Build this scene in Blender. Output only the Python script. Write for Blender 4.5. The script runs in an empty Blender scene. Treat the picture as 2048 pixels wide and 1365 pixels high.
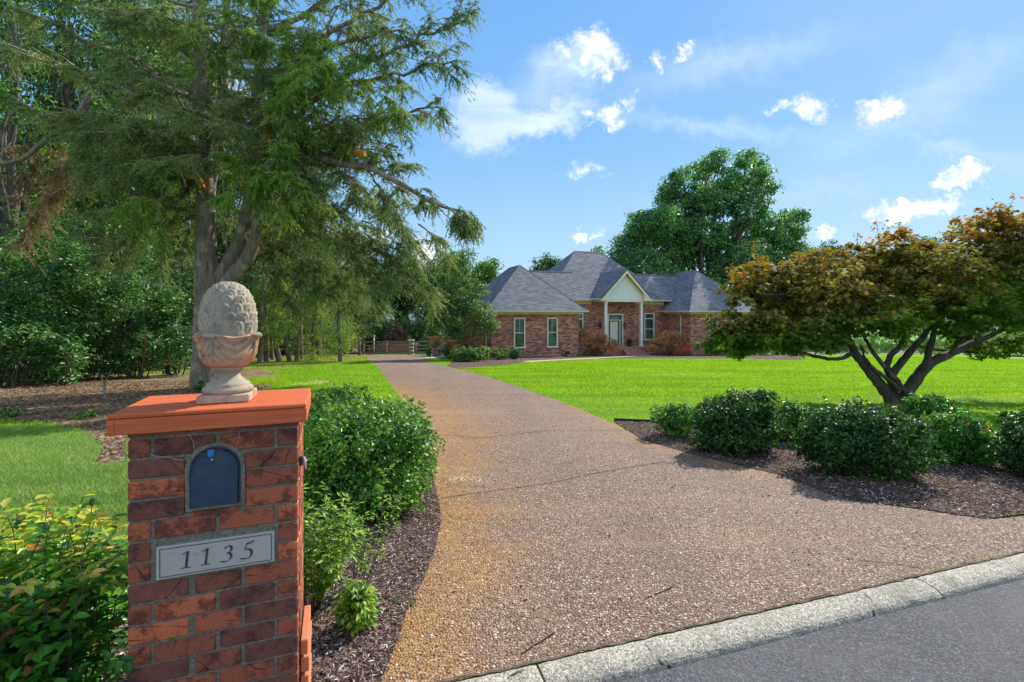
import bpy, bmesh, math, random
import numpy as np
from mathutils import Vector, Matrix
R = math.radians
PI = math.pi
S = bpy.context.scene
COL = S.collection

# ------------------------------------------------------------------ camera
F_PX, CX, HZ, EYE = 967.0, 1024.0, 625.0, 1.65      # 17 mm lens on a 36 mm frame, read in the 2048 px photograph
cd = bpy.data.cameras.new('camera'); cam = bpy.data.objects.new('camera', cd); COL.objects.link(cam)
cam.location = (0, 0, EYE); cam.rotation_euler = (R(90), 0, 0)
cd.sensor_width = 36; cd.lens = 36*F_PX/2048; cd.shift_y = -(682.5-HZ)/2048
cd.clip_start = 0.05; cd.clip_end = 3000
S.camera = cam

# ------------------------------------------------------------------ sun and sky
SUN_AZ, SUN_EL = R(42), R(39)        # azimuth to the right of the view direction (+Y)
sd = Vector((math.sin(SUN_AZ)*math.cos(SUN_EL), math.cos(SUN_AZ)*math.cos(SUN_EL), math.sin(SUN_EL)))
sl = bpy.data.lights.new('sun', 'SUN'); sl.energy = 4.4; sl.angle = R(0.55); sl.color = (1, .93, .82)
so = bpy.data.objects.new('sun', sl); COL.objects.link(so); so.location = (20, 20, 40)
so.rotation_euler = sd.to_track_quat('Z', 'Y').to_euler()
W = bpy.data.worlds.new('World'); S.world = W; W.use_nodes = True
S.view_settings.view_transform = 'Standard'; S.view_settings.look = 'None'
S.view_settings.exposure = 0.62; S.view_settings.gamma = 1
S.render.engine = 'CYCLES'
S.cycles.use_denoising = True
S.cycles.max_bounces = 6; S.cycles.transparent_max_bounces = 4
S.cycles.diffuse_bounces = 3; S.cycles.glossy_bounces = 2; S.cycles.transmission_bounces = 3
S.cycles.caustics_reflective = False; S.cycles.caustics_refractive = False

class NT:
    """short hand for building node trees"""
    def __init__(s, tree):
        s.t = tree; s.n = tree.nodes; s.l = tree.links; s.n.clear()
    def new(s, kind, ins=None, **kw):
        nd = s.n.new(kind)
        for k, v in kw.items(): setattr(nd, k, v)
        for k, v in (ins or {}).items():
            sk = nd.inputs[k]
            if isinstance(v, bpy.types.NodeSocket): s.l.new(v, sk)
            else: sk.default_value = v
        return nd
    def math(s, op, a, b=0.0, c=None, clamp=False):
        ins = {0: a, 1: b}
        if c is not None: ins[2] = c
        return s.new('ShaderNodeMath', ins, operation=op, use_clamp=clamp).outputs[0]
    def mix(s, fac, a, b, mode='MIX'):
        nd = s.n.new('ShaderNodeMix'); nd.data_type = 'RGBA'; nd.blend_type = mode; nd.clamp_factor = True
        for i, v in ((0, fac), (6, a), (7, b)):
            if isinstance(v, bpy.types.NodeSocket): s.l.new(v, nd.inputs[i])
            else: nd.inputs[i].default_value = v if i == 0 else c4(v)
        return nd.outputs[2]
    def ramp(s, fac, stops, interp='LINEAR'):
        nd = s.n.new('ShaderNodeValToRGB'); cr = nd.color_ramp; cr.interpolation = interp
        while len(cr.elements) < len(stops): cr.elements.new(0.5)
        for e, (p, c) in zip(cr.elements, stops): e.position = p; e.color = c4(c)
        s.l.new(fac, nd.inputs[0]); return nd.outputs[0]
    def noise(s, vec, scale, detail=3.0, rough=.55, dist=0.0, dim='3D'):
        nd = s.n.new('ShaderNodeTexNoise'); nd.noise_dimensions = dim
        if vec is not None: s.l.new(vec, nd.inputs['Vector'])
        nd.inputs['Scale'].default_value = scale; nd.inputs['Detail'].default_value = detail
        nd.inputs['Roughness'].default_value = rough; nd.inputs['Distortion'].default_value = dist
        return nd.outputs['Fac']
    def smooth(s, v, a, b):
        nd = s.n.new('ShaderNodeMapRange'); nd.interpolation_type = 'SMOOTHSTEP'
        s.l.new(v, nd.inputs[0]); nd.inputs[1].default_value = a; nd.inputs[2].default_value = b
        return nd.outputs[0]
def c4(c):
    if isinstance(c, (int, float)): return (c, c, c, 1)
    return tuple(c) if len(c) == 4 else tuple(c)+(1,)

def build_sky():
    t = NT(W.node_tree)
    sky = t.new('ShaderNodeTexSky'); sky.sky_type = 'NISHITA'; sky.sun_disc = False
    sky.sun_elevation = SUN_EL; sky.sun_rotation = SUN_AZ
    sky.altitude = 100; sky.air_density = 1.15; sky.dust_density = .6; sky.ozone_density = 2.2
    co = t.new('ShaderNodeTexCoord').outputs['Generated']
    sp = t.new('ShaderNodeSeparateXYZ', {0: co}).outputs
    yy = t.math('MAXIMUM', sp[1], 0.05)
    gx = t.math('DIVIDE', sp[0], yy); gz = t.math('DIVIDE', sp[2], yy)
    p = t.new('ShaderNodeCombineXYZ', {0: gx, 1: gz, 2: 0.0}).outputs[0]
    # ragged cumulus: ellipses in the sky's own directions, warped and eaten by noise
    wn = t.new('ShaderNodeTexNoise', {'Vector': p, 'Scale': 11.0, 'Detail': 7.0, 'Roughness': .7})
    off = t.new('ShaderNodeVectorMath', {0: wn.outputs['Color'], 1: (.5, .5, .5)}, operation='SUBTRACT').outputs[0]
    off = t.new('ShaderNodeVectorMath', {0: off, 3: .16}, operation='SCALE').outputs[0]
    pw = t.new('ShaderNodeVectorMath', {0: p, 1: off}, operation='ADD').outputs[0]
    fine = t.noise(p, 26.0, 6.0, .65, .4)
    def puff(px, py, rx, ry, tilt=0.0, k=1.0):
        c = ((px-CX)/F_PX, (HZ-py)/F_PX, 0)
        d = t.new('ShaderNodeVectorMath', {0: pw, 1: c}, operation='SUBTRACT').outputs[0]
        m = t.new('ShaderNodeMapping', {0: d, 2: (0, 0, -R(tilt)), 3: (1, 1, 1)}).outputs[0]
        m = t.new('ShaderNodeVectorMath', {0: m, 1: (F_PX/rx, F_PX/ry, 0)}, operation='MULTIPLY').outputs[0]
        L = t.new('ShaderNodeVectorMath', {0: m}, operation='LENGTH').outputs['Value']
        return t.math('MULTIPLY', t.math('SUBTRACT', 1.0, L, clamp=True), k)
    def many(items):
        acc = None
        for it in items:
            v = puff(*it); acc = v if acc is None else t.math('MAXIMUM', acc, v)
        return acc
    cum = many([(1180, 100, 88, 62, 0, 1.5), (1150, 80, 40, 50, 20, 1.2), (1215, 125, 48, 36, 0, 1.3), (1310, 122, 32, 28, 0, 1.0),
                (1368, 102, 30, 24, 20, 1.2), (1225, 228, 42, 28, 0, 1.2), (1185, 238, 22, 22, 0, .9), (1268, 205, 30, 20, 0, .9),
                (1625, 215, 66, 50, -25, 1.2), (1570, 210, 62, 18, 8, .8), (1755, 215, 72, 48, 15, 1.5), (1820, 416, 140, 34, 6, 1.9),
                (1912, 354, 96, 30, 10, 1.8), (1165, 470, 48, 20, -5, 1.3), (1200, 455, 20, 16, 0, 1.0), (1180, 338, 44, 24, -30, .7),
                (1640, 468, 42, 16, 0, 1.0), (1590, 465, 30, 16, 0, .8), (330, 110, 130, 60, 0, 1.6), (850, 520, 60, 60, 0, 1.3),
                (480, 200, 80, 60, 0, 1.1), (760, 470, 60, 40, 0, 1.0), (-300, 300, 300, 120, 0, 1.2), (2500, 300, 260, 80, 0, 1.2)])
    v = t.math('ADD', cum, t.math('MULTIPLY', t.math('SUBTRACT', fine, .5), 1.5))
    v = t.math('MULTIPLY', t.smooth(v, .12, 1.25), t.smooth(cum, 0.0, .4))
    # thin veils of high cloud
    veil = many([(975, 235, 110, 90, -25, 1.7), (1060, 245, 190, 50, 18, 1.3), (1450, 130, 420, 70, 14, .5), (1400, 250, 480, 40, -10, .45),
                 (1850, 200, 420, 100, 28, .55), (1120, 150, 190, 80, 25, .7), (1900, 300, 400, 40, -12, .4), (1620, 380, 500, 60, 8, .3)])
    mp = t.new('ShaderNodeMapping', {0: p, 2: (0, 0, R(-18)), 3: (1.2, 6.0, 1)}).outputs[0]
    st = t.smooth(t.noise(mp, 1.6, 5.0, .6, .8), .25, .8)
    veil = t.math('MULTIPLY', t.smooth(veil, 0.0, .95), t.math('MULTIPLY_ADD', st, .55, .4))
    fr = t.smooth(sp[1], .02, .2)
    base = t.new('ShaderNodeHueSaturation', {'Hue': .493, 'Saturation': 1.12, 'Value': 1.3, 'Color': sky.outputs[0]}).outputs[0]
    grad = t.ramp(sp[2], [(0, (5.0, 7.6, 10.0)), (.15, (4.0, 6.8, 9.9)), (.32, (2.5, 5.5, 9.9)), (.6, (1.7, 4.5, 9.3)), (1, (1.1, 3.2, 7.6))])
    base = t.mix(.85, base, grad)
    col = t.mix(t.math('MULTIPLY', t.math('MULTIPLY', veil, fr), 1.0), base, (9.0, 10.2, 11.6))
    # unseen broken white cloud added behind the camera to fill the shaded faces
    bn = t.noise(t.new('ShaderNodeMapping', {0: co, 3: (1, 1, 2.2)}).outputs[0], 2.6, 6.0, .6, .3)
    bk = t.math('MULTIPLY', t.smooth(bn, .44, .60), t.math('MULTIPLY', t.smooth(sp[1], .1, -.15), t.smooth(sp[2], .02, .12)))
    col = t.mix(bk, col, (13.0, 13.0, 13.0))
    shade = t.mix(t.smooth(fine, .35, .62), (7.6, 8.8, 10.6), (12.3, 12.4, 12.5))
    col = t.mix(t.math('MULTIPLY', t.math('MULTIPLY', v, fr), .96), col, shade)
    bg = t.new('ShaderNodeBackground', {'Color': col, 'Strength': .068})
    t.new('ShaderNodeOutputWorld', {'Surface': bg.outputs[0]})
build_sky()

# ------------------------------------------------------------------ materials
def material(name, fn):
    m = bpy.data.materials.new(name); m.use_nodes = True
    t = NT(m.node_tree); sh = fn(t)
    t.new('ShaderNodeOutputMaterial', {'Surface': sh}); return m
def principled(t, col, rough=.7, spec=.3, bump=None, bstr=.3, bdist=.01, metal=0.0):
    ins = {'Base Color': col if isinstance(col, bpy.types.NodeSocket) else c4(col), 'Roughness': rough,
           'Specular IOR Level': spec, 'Metallic': metal}
    if bump is not None:
        ins['Normal'] = t.new('ShaderNodeBump', {'Height': bump, 'Strength': bstr, 'Distance': bdist}).outputs[0]
    return t.new('ShaderNodeBsdfPrincipled', ins).outputs[0]
def m_plain(name, col, rough=.6, spec=.3, var=.12, scale=8.0, metal=0.0, bstr=.15):
    def f(t):
        co = t.new('ShaderNodeTexCoord').outputs['Object']
        n = t.noise(co, scale, 5.0, .6)
        c = t.mix(t.smooth(n, .3, .7), tuple(x*(1-var) for x in col), tuple(min(1, x*(1+var)) for x in col))
        return principled(t, c, rough, spec, n, bstr, .005, metal)
    return material(name, f)
def m_leaf(name, stops, trans=.38, rough=.45, spec=.35, big=None, tc=1.5):
    """leaves: own colour per leaf, light comes through them"""
    def f(t):
        g = t.new('ShaderNodeNewGeometry')
        c = t.ramp(g.outputs['Random Per Island'], stops)
        co = t.new('ShaderNodeTexCoord').outputs['Object']
        n = t.noise(co, big or 1.3, 3.0)
        c = t.mix(t.smooth(n, .35, .65), t.mix(1.0, c, (.66, .76, .7), 'MULTIPLY'), t.mix(1.0, c, (1.22, 1.14, .95), 'MULTIPLY'))
        a = principled(t, c, rough, spec)
        tcol = t.mix(1.0, c, (tc, tc*1.02, tc*.6), 'MULTIPLY')
        b = t.new('ShaderNodeBsdfTranslucent', {'Color': tcol}).outputs[0]
        return t.new('ShaderNodeMixShader', {0: trans, 1: a, 2: b}).outputs[0]
    return material(name, f)
def m_turf(name, stops):
    """grass blades whose tone follows mowing passes, thin spots and richer patches"""
    def f(t):
        g = t.new('ShaderNodeNewGeometry'); c = t.ramp(g.outputs['Random Per Island'], stops)
        co = t.new('ShaderNodeTexCoord').outputs['Object']
        a = t.noise(t.new('ShaderNodeMapping', {0: co, 2: (0, 0, .25), 3: (.22, 1.5, 1)}).outputs[0], 1.0, 4.0, .6)
        b = t.noise(co, .55, 5.0, .65)
        c = t.mix(t.math('MULTIPLY', t.smooth(a, .42, .62), .75), c, t.mix(1.0, c, (.62, .74, .7), 'MULTIPLY'))
        c = t.mix(t.math('MULTIPLY', t.smooth(b, .5, .66), .6), c, t.mix(1.0, c, (1.35, 1.1, .9), 'MULTIPLY'))
        dry = t.smooth(t.noise(co, 1.6, 5.0, .7), .66, .74)
        c = t.mix(t.math('MULTIPLY', dry, .55), c, (.50, .46, .24))
        tc_ = t.mix(1.0, c, (1.3, 1.33, .8), 'MULTIPLY')
        return t.new('ShaderNodeMixShader', {0: .42, 1: principled(t, c, .5, .25), 2: t.new('ShaderNodeBsdfTranslucent', {'Color': tc_}).outputs[0]}).outputs[0]
    return material(name, f)
def m_bark(name, dark, light, sc=1.0):
    def f(t):
        co = t.new('ShaderNodeTexCoord').outputs['Object']
        mp = t.new('ShaderNodeMapping', {0: co, 3: (14*sc, 14*sc, 1.6*sc)}).outputs[0]
        n = t.noise(mp, 1.0, 6.0, .65, .6)
        n2 = t.noise(co, 3.0, 3.0)
        c = t.ramp(n, [(.3, dark), (.55, tuple((a+b)/2 for a, b in zip(dark, light))), (.75, light)])
        c = t.mix(t.smooth(n2, .45, .8), c, tuple(x*1.25 for x in light))
        return principled(t, c, .9, .15, n, 1.0, .03)
    return material(name, f)

M = {}
M['bark_cedar'] = m_bark('cedar_bark', (.09, .07, .055), (.34, .28, .225))
M['bark_oak'] = m_bark('oak_bark', (.05, .042, .036), (.15, .13, .115), .5)
M['bark_maple'] = m_bark('maple_bark', (.045, .04, .033), (.155, .14, .115), 1.2)
M['cedar_twig'] = m_bark('grey_cedar_twig', (.16, .125, .10), (.42, .36, .30), 2)
M['pale_twig'] = m_bark('bleached_twig', (.25, .21, .17), (.6, .55, .46), 3)
M['bark_twig'] = m_bark('twig_bark', (.07, .05, .04), (.17, .13, .10), 2)
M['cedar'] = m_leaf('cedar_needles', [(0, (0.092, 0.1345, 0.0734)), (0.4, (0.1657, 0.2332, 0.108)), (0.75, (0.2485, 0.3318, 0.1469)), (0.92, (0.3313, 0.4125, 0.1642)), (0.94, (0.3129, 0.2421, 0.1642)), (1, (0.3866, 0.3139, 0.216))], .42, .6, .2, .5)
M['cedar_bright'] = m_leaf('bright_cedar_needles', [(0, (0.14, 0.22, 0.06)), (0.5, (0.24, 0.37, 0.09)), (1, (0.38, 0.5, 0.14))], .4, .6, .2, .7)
M['dead_cedar'] = m_leaf('dead_cedar_needles', [(0, (0.2, 0.13, 0.09)), (1, (0.4, 0.28, 0.19))], .3, .8, .1)
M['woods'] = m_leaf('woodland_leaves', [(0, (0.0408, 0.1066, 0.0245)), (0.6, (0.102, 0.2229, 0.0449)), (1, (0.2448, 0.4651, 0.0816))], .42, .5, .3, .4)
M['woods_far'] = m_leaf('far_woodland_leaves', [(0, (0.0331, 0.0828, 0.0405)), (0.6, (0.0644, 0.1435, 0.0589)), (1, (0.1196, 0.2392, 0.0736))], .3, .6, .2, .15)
M['oak'] = m_leaf('oak_leaves', [(0, (0.0596, 0.1492, 0.074)), (0.6, (0.1301, 0.2847, 0.1232)), (1, (0.2712, 0.4881, 0.1695))], .38, .45, .45, .25)
M['holly'] = m_leaf('holly_leaves', [(0, (0.02, 0.06, 0.02)), (0.6, (0.045, 0.125, 0.03)), (0.9, (0.085, 0.2, 0.04)), (1, (0.16, 0.28, 0.06))], .3, .45, .3, 2.5)
M['holly_green'] = m_leaf('bright_holly_leaves', [(0, (0.039, 0.1232, 0.0198)), (0.55, (0.091, 0.2352, 0.033)), (0.85, (0.182, 0.3696, 0.055)), (1, (0.39, 0.5152, 0.099))], .34, .4, .4, 2.5)
M['privet'] = m_leaf('understory_leaves', [(0, (0.039, 0.1063, 0.042)), (0.6, (0.091, 0.2125, 0.072)), (1, (0.195, 0.3625, 0.108))], .32, .35, .5, .8)
M['nandina'] = m_leaf('nandina_leaves', [(0, (0.0315, 0.132, 0.021)), (0.5, (0.0735, 0.264, 0.0315)), (0.88, (0.1365, 0.384, 0.042)), (0.955, (0.273, 0.336, 0.063)), (0.98, (0.42, 0.192, 0.0945)), (1, (0.525, 0.144, 0.126))], .35, .35, .5, 3, 1.5)
M['nandina_tip'] = m_leaf('nandina_young_leaves', [(0, (0.26, 0.44, 0.05)), (0.5, (0.5, 0.62, 0.08)), (0.8, (0.75, 0.66, 0.12)), (0.94, (0.8, 0.45, 0.14)), (1, (0.65, 0.2, 0.1))], .5, .4, .3, 3, 1.3)
M['lime'] = m_leaf('lime_leaves', [(0, (0.125, 0.2875, 0.036)), (0.5, (0.2375, 0.4255, 0.048)), (1, (0.5, 0.598, 0.108))], .4, .4, .4, 3, 1.3)
M['variegated'] = m_leaf('variegated_leaves', [(0, (.07, .2, .03)), (.45, (.14, .30, .05)), (.7, (.42, .48, .12)), (1, (.6, .62, .3))], .3, .4, .4, 3)
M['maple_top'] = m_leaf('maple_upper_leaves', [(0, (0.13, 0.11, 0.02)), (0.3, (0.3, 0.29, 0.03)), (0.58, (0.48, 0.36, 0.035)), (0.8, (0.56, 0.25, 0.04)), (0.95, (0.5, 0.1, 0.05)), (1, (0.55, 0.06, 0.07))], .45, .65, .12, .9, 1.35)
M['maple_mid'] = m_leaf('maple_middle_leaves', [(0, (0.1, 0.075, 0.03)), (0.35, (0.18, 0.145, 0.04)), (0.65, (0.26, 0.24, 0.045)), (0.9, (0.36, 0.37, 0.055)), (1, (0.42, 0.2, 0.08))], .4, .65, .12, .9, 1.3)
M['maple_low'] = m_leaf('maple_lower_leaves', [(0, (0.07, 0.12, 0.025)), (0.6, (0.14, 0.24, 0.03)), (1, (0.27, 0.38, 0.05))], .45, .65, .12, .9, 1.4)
M['lace'] = m_leaf('laceleaf_maple_leaves', [(0, (0.312, 0.22, 0.0945)), (0.35, (0.552, 0.352, 0.1575)), (0.7, (0.72, 0.352, 0.21)), (1, (0.85, 0.33, 0.252))], .35, .6, .2, 1.0, 1.2)
M['lace_red'] = m_leaf('red_laceleaf_leaves', [(0, (0.55, 0.14, 0.12)), (1, (0.75, 0.26, 0.24))], .35, .6, .2, 1.0, 1.2)
M['fern'] = m_leaf('fern_fronds', [(0, (.02, .10, .012)), (1, (.07, .22, .03))], .35, .5, .3)
M['dogwood'] = m_leaf('crape_myrtle_leaves', [(0, (0.051, 0.119, 0.0425)), (0.6, (0.1105, 0.2125, 0.068)), (1, (0.221, 0.34, 0.136))], .36, .45, .4, .8)
M['grass'] = m_turf('grass_blades', [(0, (0.1663, 0.3003, 0.016)), (0.5, (0.2815, 0.4805, 0.024)), (0.9, (0.435, 0.6487, 0.04)), (1, (0.7037, 0.6607, 0.16))])
M['grass_pale'] = m_turf('fescue_blades', [(0, (0.1386, 0.2501, 0.0618)), (0.5, (0.2574, 0.3972, 0.099)), (0.9, (0.4356, 0.5443, 0.1733)), (1, (0.792, 0.6178, 0.495))])  # paler, less saturated blades for the near patch on the left
M['blossom'] = m_leaf('red_petals', [(0, (.5, .03, .02)), (1, (.7, .08, .03))], .3, .5, .3)
M['pinkbush'] = m_leaf('dusty_pink_leaves', [(0, (.16, .10, .08)), (1, (.34, .22, .19))], .3, .6, .2)

def f_lawn(t):
    co = t.new('ShaderNodeTexCoord').outputs['Object']
    a = t.noise(co, .35, 4.0); b = t.noise(co, 5.0, 5.0, .7); c_ = t.noise(co, 55.0, 4.0, .75)
    c = t.mix(t.smooth(a, .3, .7), (.08, .22, .01), (.15, .32, .012))
    c = t.mix(t.math('MULTIPLY', t.smooth(b, .35, .75), .6), c, (.24, .42, .02))
    c = t.mix(t.smooth(c_, .5, .35), c, (.05, .15, .008))
    g = t.new('ShaderNodeSeparateXYZ', {0: co}).outputs
    dry = t.math('MULTIPLY', t.smooth(t.noise(co, 1.1, 4.0, .65), .63, .74), .5)
    c = t.mix(dry, c, (.36, .33, .15))
    return principled(t, c, .85, .15, c_, .9, .03)
M['lawn'] = material('lawn_turf', f_lawn)
def f_soil(t):
    co = t.new('ShaderNodeTexCoord').outputs['Object']
    a = t.noise(co, 1.4, 5.0, .6); b = t.noise(co, 22.0, 6.0, .7); v = t.new('ShaderNodeTexVoronoi', {'Vector': co, 'Scale': 45.0}).outputs['Color']
    c = t.mix(t.smooth(a, .35, .65), (.20, .135, .085), (.36, .26, .17))
    c = t.mix(t.smooth(b, .45, .65), c, (.085, .055, .035))
    c = t.mix(.25, c, v, 'OVERLAY')
    return principled(t, c, .95, .1, b, 1.0, .03)
M['soil'] = material('leaf_litter_soil', f_soil)
def f_mulch(t):
    co = t.new('ShaderNodeTexCoord').outputs['Object']
    wz = t.new('ShaderNodeMapping', {0: co, 2: (0, 0, .6), 3: (1.0, 2.6, 1)}).outputs[0]
    v = t.new('ShaderNodeTexVoronoi', {'Vector': wz, 'Scale': 32.0}); b = t.noise(co, 60.0, 5.0, .7)
    r = t.new('ShaderNodeSeparateColor', {0: v.outputs['Color']}).outputs[0]
    c = t.ramp(r, [(0, (.06, .04, .03)), (.5, (.16, .11, .085)), (.85, (.30, .22, .18)), (1, (.48, .40, .34))])
    c = t.mix(t.smooth(b, .5, .7), c, (.03, .02, .015))
    return principled(t, c, .95, .1, t.math('ADD', v.outputs['Distance'], b), 1.0, .03)
M['mulch'] = material('shredded_bark_mulch', f_mulch)
def m_chips(name, st):
    def f(t):
        g = t.new('ShaderNodeNewGeometry')
        return principled(t, t.ramp(g.outputs['Random Per Island'], st), .9, .15)
    return material(name, f)
M['chips'] = m_chips('bark_shreds', [(0, (0.0525, 0.0315, 0.024)), (0.4, (0.1575, 0.0963, 0.0777)), (0.75, (0.2975, 0.2013, 0.1665)), (0.93, (0.525, 0.4025, 0.3515)), (1, (0.8, 0.7875, 0.74))])
M['litter'] = m_chips('dead_leaves', [(0, (.08, .045, .025)), (.5, (.22, .135, .075)), (1, (.42, .3, .19))])
M['pebble'] = m_chips('loose_pebbles', [(0, (.12, .08, .06)), (.5, (.34, .23, .17)), (.8, (.5, .42, .36)), (1, (.75, .72, .68))])

def f_drive(t):
    co = t.new('ShaderNodeTexCoord').outputs['Object']
    v = t.new('ShaderNodeTexVoronoi', {'Vector': co, 'Scale': 78.0}); v.inputs['Randomness'].default_value = 1
    v2 = t.new('ShaderNodeTexVoronoi', {'Vector': co, 'Scale': 140.0})
    s1 = t.new('ShaderNodeSeparateColor', {0: v.outputs['Color']}).outputs
    s2 = t.new('ShaderNodeSeparateColor', {0: v2.outputs['Color']}).outputs
    st = [(0, (.10, .055, .038)), (.3, (.24, .14, .095)), (.55, (.36, .225, .155)), (.75, (.46, .33, .25)), (.88, (.56, .49, .42)), (1, (.95, .90, .82))]
    c = t.ramp(s1[0], st); c2 = t.ramp(s2[0], st)
    c = t.mix(t.smooth(s1[1], .45, .55), c, c2)
    edge = t.smooth(v.outputs['Distance'], .42, .62)
    c = t.mix(t.math('MULTIPLY', edge, .75), c, (.09, .065, .05))
    big = t.noise(co, .7, 5.0, .6); med = t.noise(co, 4.0, 5.0, .65)
    c = t.mix(t.math('MULTIPLY', t.smooth(big, .35, .7), .16), c, (.46, .34, .26))
    c = t.mix(1.0, c, (.84, .78, .71), 'MULTIPLY')
    tr = t.noise(t.new('ShaderNodeMapping', {0: co, 2: (0, 0, .12), 3: (1.1, .18, 1)}).outputs[0], 1.0, 4.0, .6)
    c = t.mix(t.math('MULTIPLY', t.smooth(tr, .46, .68), .38), c, (.13, .10, .08))
    c = t.mix(t.math('MULTIPLY', t.smooth(t.noise(co, 1.7, 6.0, .75), .60, .72), .4), c, (.42, .38, .33))
    c = t.mix(t.math('MULTIPLY', t.smooth(med, .5, .8), .4), c, (.16, .10, .075))
    at = t.new('ShaderNodeAttribute'); at.attribute_name = 'rust'
    m = t.math('ADD', at.outputs['Fac'], t.math('MULTIPLY', t.math('SUBTRACT', t.noise(co, 2.2, 6.0, .7), .5), 1.1))
    c = t.mix(t.math('MULTIPLY', t.smooth(m, .38, 1.1), .74), c, t.mix(s1[0], (.22, .10, .018), (.56, .31, .09)))
    # far down the drive bands left by tyres and wash water
    mp = t.new('ShaderNodeMapping', {0: co, 3: (.25, 2.2, 1)}).outputs[0]
    c = t.mix(t.math('MULTIPLY', t.smooth(t.noise(mp, 1.0, 4.0, .6), .5, .75), .22), c, (.5, .30, .19))
    return principled(t, c, .75, .3, t.math('SUBTRACT', 1.0, v.outputs['Distance']), .9, .012)
M['drive'] = material('exposed_aggregate', f_drive)
def f_asphalt(t):
    co = t.new('ShaderNodeTexCoord').outputs['Object']
    v = t.new('ShaderNodeTexVoronoi', {'Vector': co, 'Scale': 130.0})
    r = t.new('ShaderNodeSeparateColor', {0: v.outputs['Color']}).outputs[0]
    n = t.noise(co, 1.2, 5.0, .6)
    c = t.ramp(r, [(0, (.058, .056, .060)), (.6, (.088, .086, .092)), (.95, (.14, .14, .145)), (1, (.20, .20, .20))])
    c = t.mix(t.math('MULTIPLY', t.smooth(n, .35, .75), .5), c, (.15, .145, .145))
    return principled(t, c, .85, .25, t.math('ADD', v.outputs['Distance'], t.noise(co, 90.0, 4.0)), .6, .006)
M['asphalt'] = material('asphalt', f_asphalt)
def f_kerb(t):
    co = t.new('ShaderNodeTexCoord').outputs['Object']
    v = t.new('ShaderNodeTexVoronoi', {'Vector': co, 'Scale': 150.0})
    r = t.new('ShaderNodeSeparateColor', {0: v.outputs['Color']}).outputs[0]
    n = t.noise(co, 4.0, 6.0, .65)
    c = t.ramp(r, [(0, (.14, .12, .09)), (.3, (.33, .295, .23)), (.75, (.46, .42, .335)), (1, (.68, .64, .55))])
    c = t.mix(t.math('MULTIPLY', t.smooth(n, .40, .70), .6), c, (.19, .18, .145))
    c = t.mix(t.smooth(t.noise(co, 9.0, 4.0, .6), .66, .78), c, (.22, .215, .13))
    cv = t.new('ShaderNodeTexVoronoi', {'Vector': t.new('ShaderNodeMapping', {0: co, 2: (0, 0, .4), 3: (1, .35, 1)}).outputs[0], 'Scale': .7}, feature='DISTANCE_TO_EDGE').outputs['Distance']
    wob = t.math('ADD', cv, t.math('MULTIPLY', t.noise(co, 18.0, 4.0), .03))
    c = t.mix(t.smooth(wob, .017, .012), c, (.05, .045, .035))
    return principled(t, c, .9, .2, t.math('ADD', v.outputs['Distance'], n), .5, .004)
M['kerb'] = material('weathered_concrete', f_kerb)
M['gap'] = m_plain('dirt_in_joint', (.04, .03, .022), .95, .1, .3, 30)
M['clover'] = m_leaf('clover_petals', [(0, (.5, .55, .38)), (1, (.8, .8, .7))], .3, .6, .2)
M['joint_dirt'] = m_plain('sandy_joint', (.13, .10, .075), .95, .1, .35, 40)
M['moss'] = m_leaf('kerb_weeds', [(0, (.14, .25, .03)), (1, (.34, .46, .07))], .3)

def brick_uv(name, cols, mortar, sx=.215, sy=.0735, ms=.011, bstr=.5):
    def f(t):
        uv = t.new('ShaderNodeTexCoord').outputs['UV']
        br = t.new('ShaderNodeTexBrick', {'Vector': uv, 'Color1': c4((0, 0, 0)), 'Color2': c4((1, 1, 1)), 'Mortar': c4((.5, .5, .5)), 'Scale': 1.0,
                   'Mortar Size': ms/2, 'Mortar Smooth': .2, 'Bias': 0.0, 'Brick Width': sx, 'Row Height': sy})
        n = t.noise(uv, 30.0, 4.0); big = t.noise(uv, .8, 3.0)
        v = t.math('ADD', br.outputs['Color'], t.math('MULTIPLY', t.math('SUBTRACT', n, .5), .3))
        c = t.ramp(v, cols)
        c = t.mix(t.math('MULTIPLY', t.smooth(big, .4, .7), .35), c, t.mix(1.0, c, (.72, .7, .75), 'MULTIPLY'))
        c = t.mix(br.outputs['Fac'], c, mortar)
        return principled(t, c, .85, .2, t.math('SUBTRACT', 1.0, br.outputs['Fac']), bstr, .01)
    return material(name, f)
M['house_brick'] = brick_uv('house_brick', [(0, (.10, .055, .048)), (.2, (.24, .10, .07)), (.5, (.42, .17, .11)), (.8, (.54, .235, .145)), (1, (.60, .33, .23))], (.40, .31, .26), .30, .10, .016)
def f_roof(t):
    uv = t.new('ShaderNodeTexCoord').outputs['UV']
    br = t.new('ShaderNodeTexBrick', {'Vector': uv, 'Color1': c4((0, 0, 0)), 'Color2': c4((1, 1, 1)), 'Mortar': c4((0, 0, 0)), 'Scale': 1.0,
               'Mortar Size': .009, 'Mortar Smooth': .3, 'Bias': 0.0, 'Brick Width': .42, 'Row Height': .155})
    n = t.noise(uv, 12.0, 4.0, .7)
    v = t.math('ADD', t.math('MULTIPLY', br.outputs['Color'], .7), t.math('MULTIPLY', n, .4))
    c = t.ramp(v, [(0, (.115, .118, .135)), (.5, (.185, .188, .21)), (1, (.27, .272, .29))])
    c = t.mix(br.outputs['Fac'], c, (.06, .06, .07))
    return principled(t, c, .9, .2, t.math('SUBTRACT', 1.0, br.outputs['Fac']), .6, .012)
M['roof'] = material('asphalt_shingles', f_roof)
M['ridge'] = m_plain('ridge_shingles', (.10, .095, .10), .9, .2, .2, 6)
M['cream'] = m_plain('cream_paint', (.78, .74, .56), .5, .35, .04, 4)
M['frieze'] = m_plain('cream_frieze_paint', (.74, .60, .17), .5, .3, .05, 4)
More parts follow.
